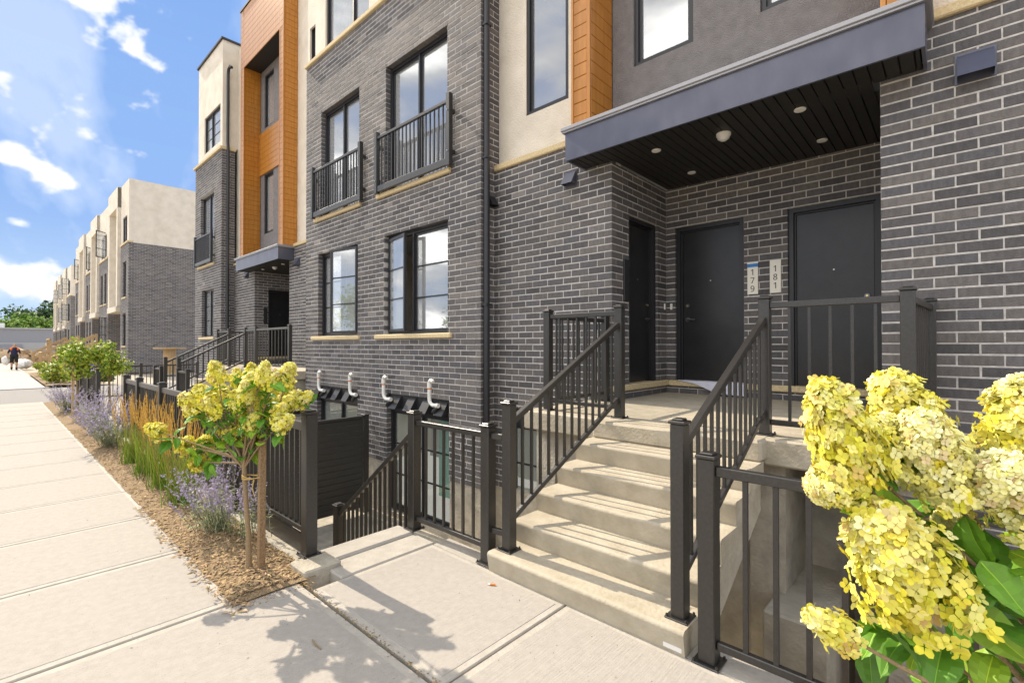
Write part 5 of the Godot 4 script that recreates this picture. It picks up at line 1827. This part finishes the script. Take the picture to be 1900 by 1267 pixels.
# ------------------------------------------------------------------ down the street
func make_far_things():
	var r := RandomNumberGenerator.new()
	r.seed = 5
	# low grey building that closes the street
	var t := thing("warehouse", "long low grey building closing the end of the street", "building")
	boxp(t, "wall", Vector3(-143, -1.0, -30), Vector3(-128, 4.7, 40), M.grey_siding)
	boxp(t, "lower_wall", Vector3(-127.98, -1.0, -30), Vector3(-127.7, 2.2, 40), M.grey_siding_light)
	boxp(t, "parapet", Vector3(-143.2, 4.7, -30.2), Vector3(-127.8, 4.95, 40.2), M.grey_siding_light)
	for z in [-2.0, 8.0, 16.0]:
		boxp(t, "roof_unit", Vector3(-136, 4.96, z), Vector3(-133, 5.9, z + 2.2), M.white_paint)
	boxp(t, "door", Vector3(-127.7, -0.5, -4.2), Vector3(-127.55, 1.9, 0.0), M.grey_siding)
	var gp := "trees behind the grey building"
	var dec := [Color(0.13, 0.24, 0.035), Color(0.20, 0.31, 0.045), Color(0.09, 0.17, 0.03), Color(0.26, 0.36, 0.06)]
	var con := [Color(0.035, 0.075, 0.03), Color(0.05, 0.10, 0.035), Color(0.07, 0.12, 0.04)]
	big_tree("maple_tree", "bright green round tree at the left edge behind the grey building", Vector3(-165, -1, 4.0), 10.4, 13.0, dec, r, gp, 3200)
	big_tree("maple_tree", "bright green round tree in the middle behind the grey building", Vector3(-162, -1, -5.5), 10.8, 12.0, dec, r, gp, 3200)
	big_tree("maple_tree", "bright green round tree nearest the brick row behind the grey building", Vector3(-166, -1, -14.5), 10.6, 12.0, dec, r, gp, 3200)
	big_tree("maple_tree", "green tree out at the far left behind the grey building", Vector3(-168, -1, 16.0), 10.5, 13.0, dec, r, gp, 2000)
	big_tree("pine_tree", "tall dark spreading pine rising above the round trees", Vector3(-185, -1, -10.0), 15.5, 16.0, con, r, gp, 2400)
	big_tree("pine_tree", "second dark pine beside the end of the brick row", Vector3(-190, -1, -20.0), 15.0, 14.0, con, r, gp, 2000)
	# trees across the street, mirrored in the bay windows
	gp = "street trees mirrored in the windows"
	var tl := ["round street tree opposite the end bay", "leafy street tree opposite the fence", "broad street tree opposite the brick bay", "small street tree opposite the lane"]
	var tx := [-46.0, -38.0, -30.0, -56.0]
	for k in 4:
		big_tree("street_tree", tl[k], Vector3(tx[k], -0.1, 21.0 + 2.0 * (k % 2)), 6.0 + 0.8 * (k % 3), 6.0, dec, r, gp, 1500)
	# wooden stairs up to the far doors
	var wl := ["nearest raw lumber temporary stairs before the far brick row", "middle raw lumber temporary stairs before the far brick row", "farthest raw lumber temporary stairs before the far brick row"]
	for q in 3:
		t = thing("timber_stairs", wl[q], "stairs", Vector3([-40.3, -49.0, -57.5][q], 0, -2.6), "lumber stairs along the far row")
		for k in 7:
			boxp(t, "tread", Vector3(-0.8, 0.16 + 0.17 * k, -0.26 - 0.27 * k), Vector3(0.8, 0.20 + 0.17 * k, 0.0 - 0.27 * k), M.lumber)
		for x in [-0.82, 0.82]:
			put(t, "stringer", box_mesh(Vector3(0.05, 0.28, 2.35)), M.lumber, Vector3(x, 0.62, -0.95), Basis(Vector3.RIGHT, 0.56))
			put(t, "handrail", box_mesh(Vector3(0.06, 0.14, 2.4)), M.lumber, Vector3(x, 1.62, -0.95), Basis(Vector3.RIGHT, 0.56))
			put(t, "middle_rail", box_mesh(Vector3(0.05, 0.14, 2.35)), M.lumber, Vector3(x, 1.18, -0.95), Basis(Vector3.RIGHT, 0.56))
			for e in [[0.05, 1.1], [-0.95, 1.75], [-1.95, 2.35]]:
				boxp(t, "post", Vector3(x - 0.05, 0, e[0] - 0.05), Vector3(x + 0.05, e[1], e[0] + 0.05), M.lumber)
		boxp(t, "platform", Vector3(-0.9, 1.2, -3.6), Vector3(0.9, 1.28, -1.9), M.lumber)
	t = thing("timber_barricade", "raw lumber barricade with cross boards before the farthest bays", "barricade", Vector3(-58, 0, -3.6))
	for x in [-1.6, 0.0, 1.6]:
		boxp(t, "post", Vector3(x, 0, 0), Vector3(x + 0.1, 2.2, 0.1), M.lumber)
	for y in [0.7, 1.4, 2.1]:
		boxp(t, "rail", Vector3(-1.7, y, 0.101), Vector3(1.8, y + 0.14, 0.15), M.lumber)
	put(t, "brace", box_mesh(Vector3(3.4, 0.12, 0.05)), M.lumber, Vector3(0, 1.0, 0.18), Basis(Vector3.FORWARD, 0.5))
	for e in [[-50.5, 0.4, "low pile of raw lumber by the sidewalk edge", 0.35], [-62.0, 1.8, "long pile of lumber beyond the walking man", 0.9]]:
		t = thing("lumber_pile", e[2], "lumber", Vector3(e[0], 0, e[1]), "lumber piles down the street")
		var n := 0
		for y in int(e[3] / 0.09):
			for k in 4:
				boxp(t, "board", Vector3(-1.5 + 0.1 * (n % 3), y * 0.09, -0.5 + k * 0.24), Vector3(1.4 + 0.1 * (n % 2), y * 0.09 + 0.085, -0.5 + k * 0.24 + 0.2), M.lumber)
				n += 1
	t = thing("debris_bag", "white crumpled sack on the pavement past the walking man", "sack", Vector3(-49.0, 0, -1.7))
	put(t, "sack", lump_mesh(Vector3(0.6, 0.35, 0.45), 8), M.white_paint, Vector3(0, 0.3, 0))
	t = thing("debris_bag", "white sack lying at the left edge of the street", "sack", Vector3(-47.0, 0, 0.75))
	put(t, "sack", lump_mesh(Vector3(0.7, 0.18, 0.5), 9), M.white_paint, Vector3(0, 0.14, 0))
	t = thing("concrete_block", "pale stack of concrete blocks behind the yellow shrubs", "blocks", Vector3(-37.0, 0, -3.4))
	for k in 5:
		boxp(t, "block", Vector3(-0.6 + 0.42 * (k % 3), 0.2 * (k / 3), -0.1 * (k % 2)), Vector3(-0.2 + 0.42 * (k % 3), 0.19 + 0.2 * (k / 3), 0.3), M.smooth_concrete, 0.01)
	t = thing("blue_bucket", "bright blue bucket behind the young trees", "bucket", Vector3(-30.0, 0.35, -3.1))
	put(t, "pail", tube_mesh([Vector3(0, 0, 0), Vector3(0, 0.5, 0), Vector3(0, 0.52, 0)], [0.24, 0.3, 0.32], 14), mat("blue_plastic", lin(0.01, 0.07, 0.5), 0.4))
	t = thing("cable_spool", "wooden cable spool table beside the blank brick end wall", "spool", Vector3(-33.5, 0, -7.1))
	put(t, "drum", tube_mesh([Vector3(0, 0.05, 0), Vector3(0, 1.42, 0)], [0.32, 0.32], 16), M.lumber)
	put(t, "flange", tube_mesh([Vector3(0, 1.42, 0), Vector3(0, 1.5, 0)], [0.8, 0.8], 20), M.lumber)
	put(t, "flange", tube_mesh([Vector3(0, 0.0, 0), Vector3(0, 0.06, 0)], [0.8, 0.8], 20), M.lumber)
	# shrubs at the far walk
	var yel := [Color(0.30, 0.32, 0.02), Color(0.22, 0.28, 0.02), Color(0.40, 0.36, 0.03), Color(0.12, 0.2, 0.02)]
	var sl := ["yellow-green shrub at the corner beyond the lane", "yellow-green shrub further along the far bed", "yellow-green shrub at the far end of the far bed", "dark green low shrub beside the blue bucket"]
	var sp := [[-28.3, -2.0, 0.9], [-31.5, -2.1, 1.0], [-35.2, -2.1, 1.0], [-28.0, -3.6, 0.6]]
	for k in 4:
		t = thing("shrub", sl[k], "shrub", Vector3(sp[k][0], 0, sp[k][1]), "shrubs beyond the lane")
		put(t, "stem", tube_mesh([Vector3.ZERO, Vector3(0, 0.4, 0)], [0.03, 0.02], 6), M.bark)
		put(t, "crown", crown_mesh(Vector3(0, 0.45 * sp[k][2], 0), Vector3(1.0, 0.5, 0.6) * sp[k][2], 1100, 0.07, yel if k < 3 else dec, r, 16), M.leaf)
	for e in [[-56.0, 1.6, 1.6, "brown dirt mound at the left edge of the far street"], [-68.0, -1.2, 2.2, "dirt and rubble mound beyond the walking person"], [-62.0, -3.4, 1.4, "rubble heap beside the farthest lumber stairs"]]:
		t = thing("rubble_pile", e[3], "rubble", Vector3(e[0], 0, e[1]), "rubble heaps down the street")
		put(t, "dirt", lump_mesh(Vector3(1.5, 0.55, 1.3) * e[2], int(e[2] * 10)), M.bark_mulch, Vector3(0, 0.1, 0))
		for k in 9:
			put(t, "board", box_mesh(Vector3(r.randf_range(0.8, 2.2), 0.05, 0.18)), M.lumber, Vector3(r.randfn(0, 0.7), 0.45 * e[2] + r.randf_range(0.0, 0.35), r.randfn(0, 0.6)) , Basis.from_euler(Vector3(0, r.randf() * TAU, r.randfn(0, 0.25))))
		for k in 8:
			put(t, "chunk", box_mesh(Vector3(0.3, 0.22, 0.26), 0.04), M.smooth_concrete, Vector3(r.randfn(0, 1.1), 0.2 * e[2] + r.randf_range(-0.1, 0.25), r.randfn(0, 0.9)), Basis.from_euler(Vector3(r.randf(), r.randf() * TAU, r.randf())))
	make_person()

func lump_mesh(s: Vector3, sd: int) -> ArrayMesh:
	var n := FastNoiseLite.new()
	n.seed = sd
	n.frequency = 1.6
	var st := begin()
	var P := func(i, j):
		var a: float = TAU * i / 16.0
		var b: float = PI * j / 10.0 - PI / 2
		var d := Vector3(cos(b) * cos(a), sin(b), cos(b) * sin(a))
		return d * s * (1.0 + 0.35 * n.get_noise_3dv(d))
	for i in 16:
		for j in 10:
			var m: Vector3 = P.call(i, j) + P.call(i + 1, j + 1)
			quad(st, P.call(i, j), P.call(i + 1, j), P.call(i + 1, j + 1), P.call(i, j + 1), m)
	return done(st)

# ------------------------------------------------------------------ the person
func make_person():
	var t := thing("person", "person in navy shirt, dark shorts and orange shoulder wrap walking away", "person", Vector3(-46.3, 0, -1.15))
	t.rotation.y = PI / 2 + 0.05   # walks towards -x
	# bones: a, b, radius a, radius b, colour (y up, walking towards +z in own axes)
	var skin := Color(0.45, 0.26, 0.17)
	var navy := Color(0.012, 0.018, 0.06)
	var shorts := Color(0.014, 0.013, 0.015)
	var boot := Color(0.03, 0.02, 0.015)
	var orange := Color(0.75, 0.16, 0.015)
	var hair := Color(0.30, 0.22, 0.13)
	var B := [
		[Vector3(0, 0.98, 0), Vector3(0, 1.20, 0.02), 0.155, 0.165, navy], [Vector3(0, 1.20, 0.02), Vector3(0, 1.38, 0.05), 0.165, 0.13, navy],
		[Vector3(-0.15, 1.38, 0.04), Vector3(0.15, 1.38, 0.04), 0.085, 0.085, orange], [Vector3(-0.09, 1.45, 0.0), Vector3(0.09, 1.45, 0.0), 0.075, 0.075, orange],
		[Vector3(0, 1.42, 0.07), Vector3(0, 1.54, 0.11), 0.055, 0.052, skin], [Vector3(0, 1.60, 0.12), Vector3(0, 1.635, 0.12), 0.092, 0.088, hair], [Vector3(0, 1.55, 0.16), Vector3(0, 1.60, 0.17), 0.07, 0.07, skin],
		[Vector3(0.20, 1.36, 0.03), Vector3(0.27, 1.12, -0.03), 0.062, 0.05, navy], [Vector3(0.27, 1.12, -0.03), Vector3(0.30, 0.88, 0.07), 0.043, 0.032, skin], [Vector3(0.30, 0.86, 0.08), Vector3(0.30, 0.78, 0.11), 0.036, 0.026, skin],
		[Vector3(-0.20, 1.36, 0.03), Vector3(-0.29, 1.12, 0.0), 0.062, 0.05, navy], [Vector3(-0.29, 1.12, 0.0), Vector3(-0.32, 0.90, 0.10), 0.043, 0.032, skin], [Vector3(-0.32, 0.88, 0.11), Vector3(-0.32, 0.80, 0.14), 0.036, 0.026, skin],
		[Vector3(-0.06, 0.95, 0), Vector3(0.06, 0.95, 0), 0.15, 0.15, shorts],
		[Vector3(0.09, 0.92, 0), Vector3(0.11, 0.56, 0.08), 0.105, 0.085, shorts], [Vector3(0.11, 0.54, 0.08), Vector3(0.11, 0.36, 0.06), 0.062, 0.058, skin], [Vector3(0.11, 0.36, 0.06), Vector3(0.11, 0.12, 0.02), 0.055, 0.045, skin],
		[Vector3(0.11, 0.16, 0.02), Vector3(0.11, 0.06, 0.02), 0.055, 0.055, boot], [Vector3(0.11, 0.05, -0.01), Vector3(0.12, 0.045, 0.17), 0.05, 0.042, boot],
		[Vector3(-0.09, 0.92, 0), Vector3(-0.11, 0.56, 0.0), 0.105, 0.085, shorts], [Vector3(-0.11, 0.54, 0.0), Vector3(-0.11, 0.36, -0.06), 0.062, 0.058, skin], [Vector3(-0.11, 0.36, -0.06), Vector3(-0.11, 0.14, -0.14), 0.055, 0.045, skin],
		[Vector3(-0.11, 0.18, -0.13), Vector3(-0.11, 0.08, -0.15), 0.055, 0.055, boot], [Vector3(-0.11, 0.06, -0.16), Vector3(-0.12, 0.045, 0.02), 0.05, 0.042, boot],
	]
	var lo := Vector3(-0.5, -0.02, -0.36)
	var cell := 0.024
	var N := Vector3i(42, 74, 32)
	var field := PackedFloat32Array()
	field.resize(N.x * N.y * N.z)
	field.fill(1.0)
	for b in B:
		var a: Vector3 = b[0]
		var e: Vector3 = b[1]
		var m: float = maxf(b[2], b[3]) + 0.07
		var p0 := ((a.min(e) - Vector3.ONE * m - lo) / cell).floor()
		var p1 := ((a.max(e) + Vector3.ONE * m - lo) / cell).ceil()
		var ab := e - a
		var l2 := ab.length_squared()
		for z in range(maxi(0, int(p0.z)), mini(N.z, int(p1.z))):
			for y in range(maxi(0, int(p0.y)), mini(N.y, int(p1.y))):
				for x in range(maxi(0, int(p0.x)), mini(N.x, int(p1.x))):
					var p := lo + Vector3(x, y, z) * cell
					var s := clampf((p - a).dot(ab) / l2, 0.0, 1.0)
					var d: float = (p - a - ab * s).length() - lerpf(b[2], b[3], s)
					var i := x + N.x * (y + N.y * z)
					var f := field[i]
					var hh := maxf(0.03 - absf(f - d), 0.0) / 0.03
					field[i] = minf(f, d) - hh * hh * 0.0075
	# surface nets
	var vert := {}
	var st := begin()
	var F := func(x, y, z): return field[x + N.x * (y + N.y * z)]
	var cells := []
	for z in N.z - 1:
		for y in N.y - 1:
			for x in N.x - 1:
				var first: float = F.call(x, y, z)
				if first > 0.2:
					continue
				var acc := Vector3.ZERO
				var cnt := 0
				for ed in [[0, 1], [2, 3], [4, 5], [6, 7], [0, 2], [1, 3], [4, 6], [5, 7], [0, 4], [1, 5], [2, 6], [3, 7]]:
					var a := Vector3i(x + (ed[0] & 1), y + ((ed[0] >> 1) & 1), z + (ed[0] >> 2))
					var b := Vector3i(x + (ed[1] & 1), y + ((ed[1] >> 1) & 1), z + (ed[1] >> 2))
					var fa: float = F.call(a.x, a.y, a.z)
					var fb: float = F.call(b.x, b.y, b.z)
					if (fa < 0) != (fb < 0):
						acc += Vector3(a).lerp(Vector3(b), fa / (fa - fb))
						cnt += 1
				if cnt:
					vert[x + N.x * (y + N.y * z)] = lo + acc / cnt * cell
					cells.append(Vector3i(x, y, z))
	for c in cells:
		for ax in 3:
			var d := Vector3i(1 if ax == 0 else 0, 1 if ax == 1 else 0, 1 if ax == 2 else 0)
			var u := Vector3i(d.z, d.x, d.y)
			var v := Vector3i(d.y, d.z, d.x)
			var fa: float = F.call(c.x, c.y, c.z)
			var fb: float = F.call(c.x + d.x, c.y + d.y, c.z + d.z)
			if (fa < 0) == (fb < 0):
				continue
			var ks := []
			for q in [c, c - u, c - u - v, c - v]:
				ks.append(q.x + N.x * (q.y + N.y * q.z))
			if not (vert.has(ks[0]) and vert.has(ks[1]) and vert.has(ks[2]) and vert.has(ks[3])):
				continue
			var mid: Vector3 = (vert[ks[0]] + vert[ks[2]]) / 2
			var best := 9.0
			var col := navy
			for b in B:
				var ab: Vector3 = b[1] - b[0]
				var s := clampf((mid - b[0]).dot(ab) / ab.length_squared(), 0.0, 1.0)
				var dd: float = (mid - b[0] - ab * s).length() - lerpf(b[2], b[3], s)
				if dd < best:
					best = dd
					col = b[4]
			st.set_color(col)
			quad(st, vert[ks[0]], vert[ks[1]], vert[ks[2]], vert[ks[3]], Vector3(d) * (1.0 if fa < 0 else -1.0))
	st.generate_normals()
	put(t, "body", done(st), M.cloth_body)
	var g := thing("carried_sack", "white sack carried in the walking person's left hand", "sack", Vector3(-46.35, 0.62, -0.75))
	put(g, "sack", lump_mesh(Vector3(0.2, 0.3, 0.2), 3), M.white_paint)
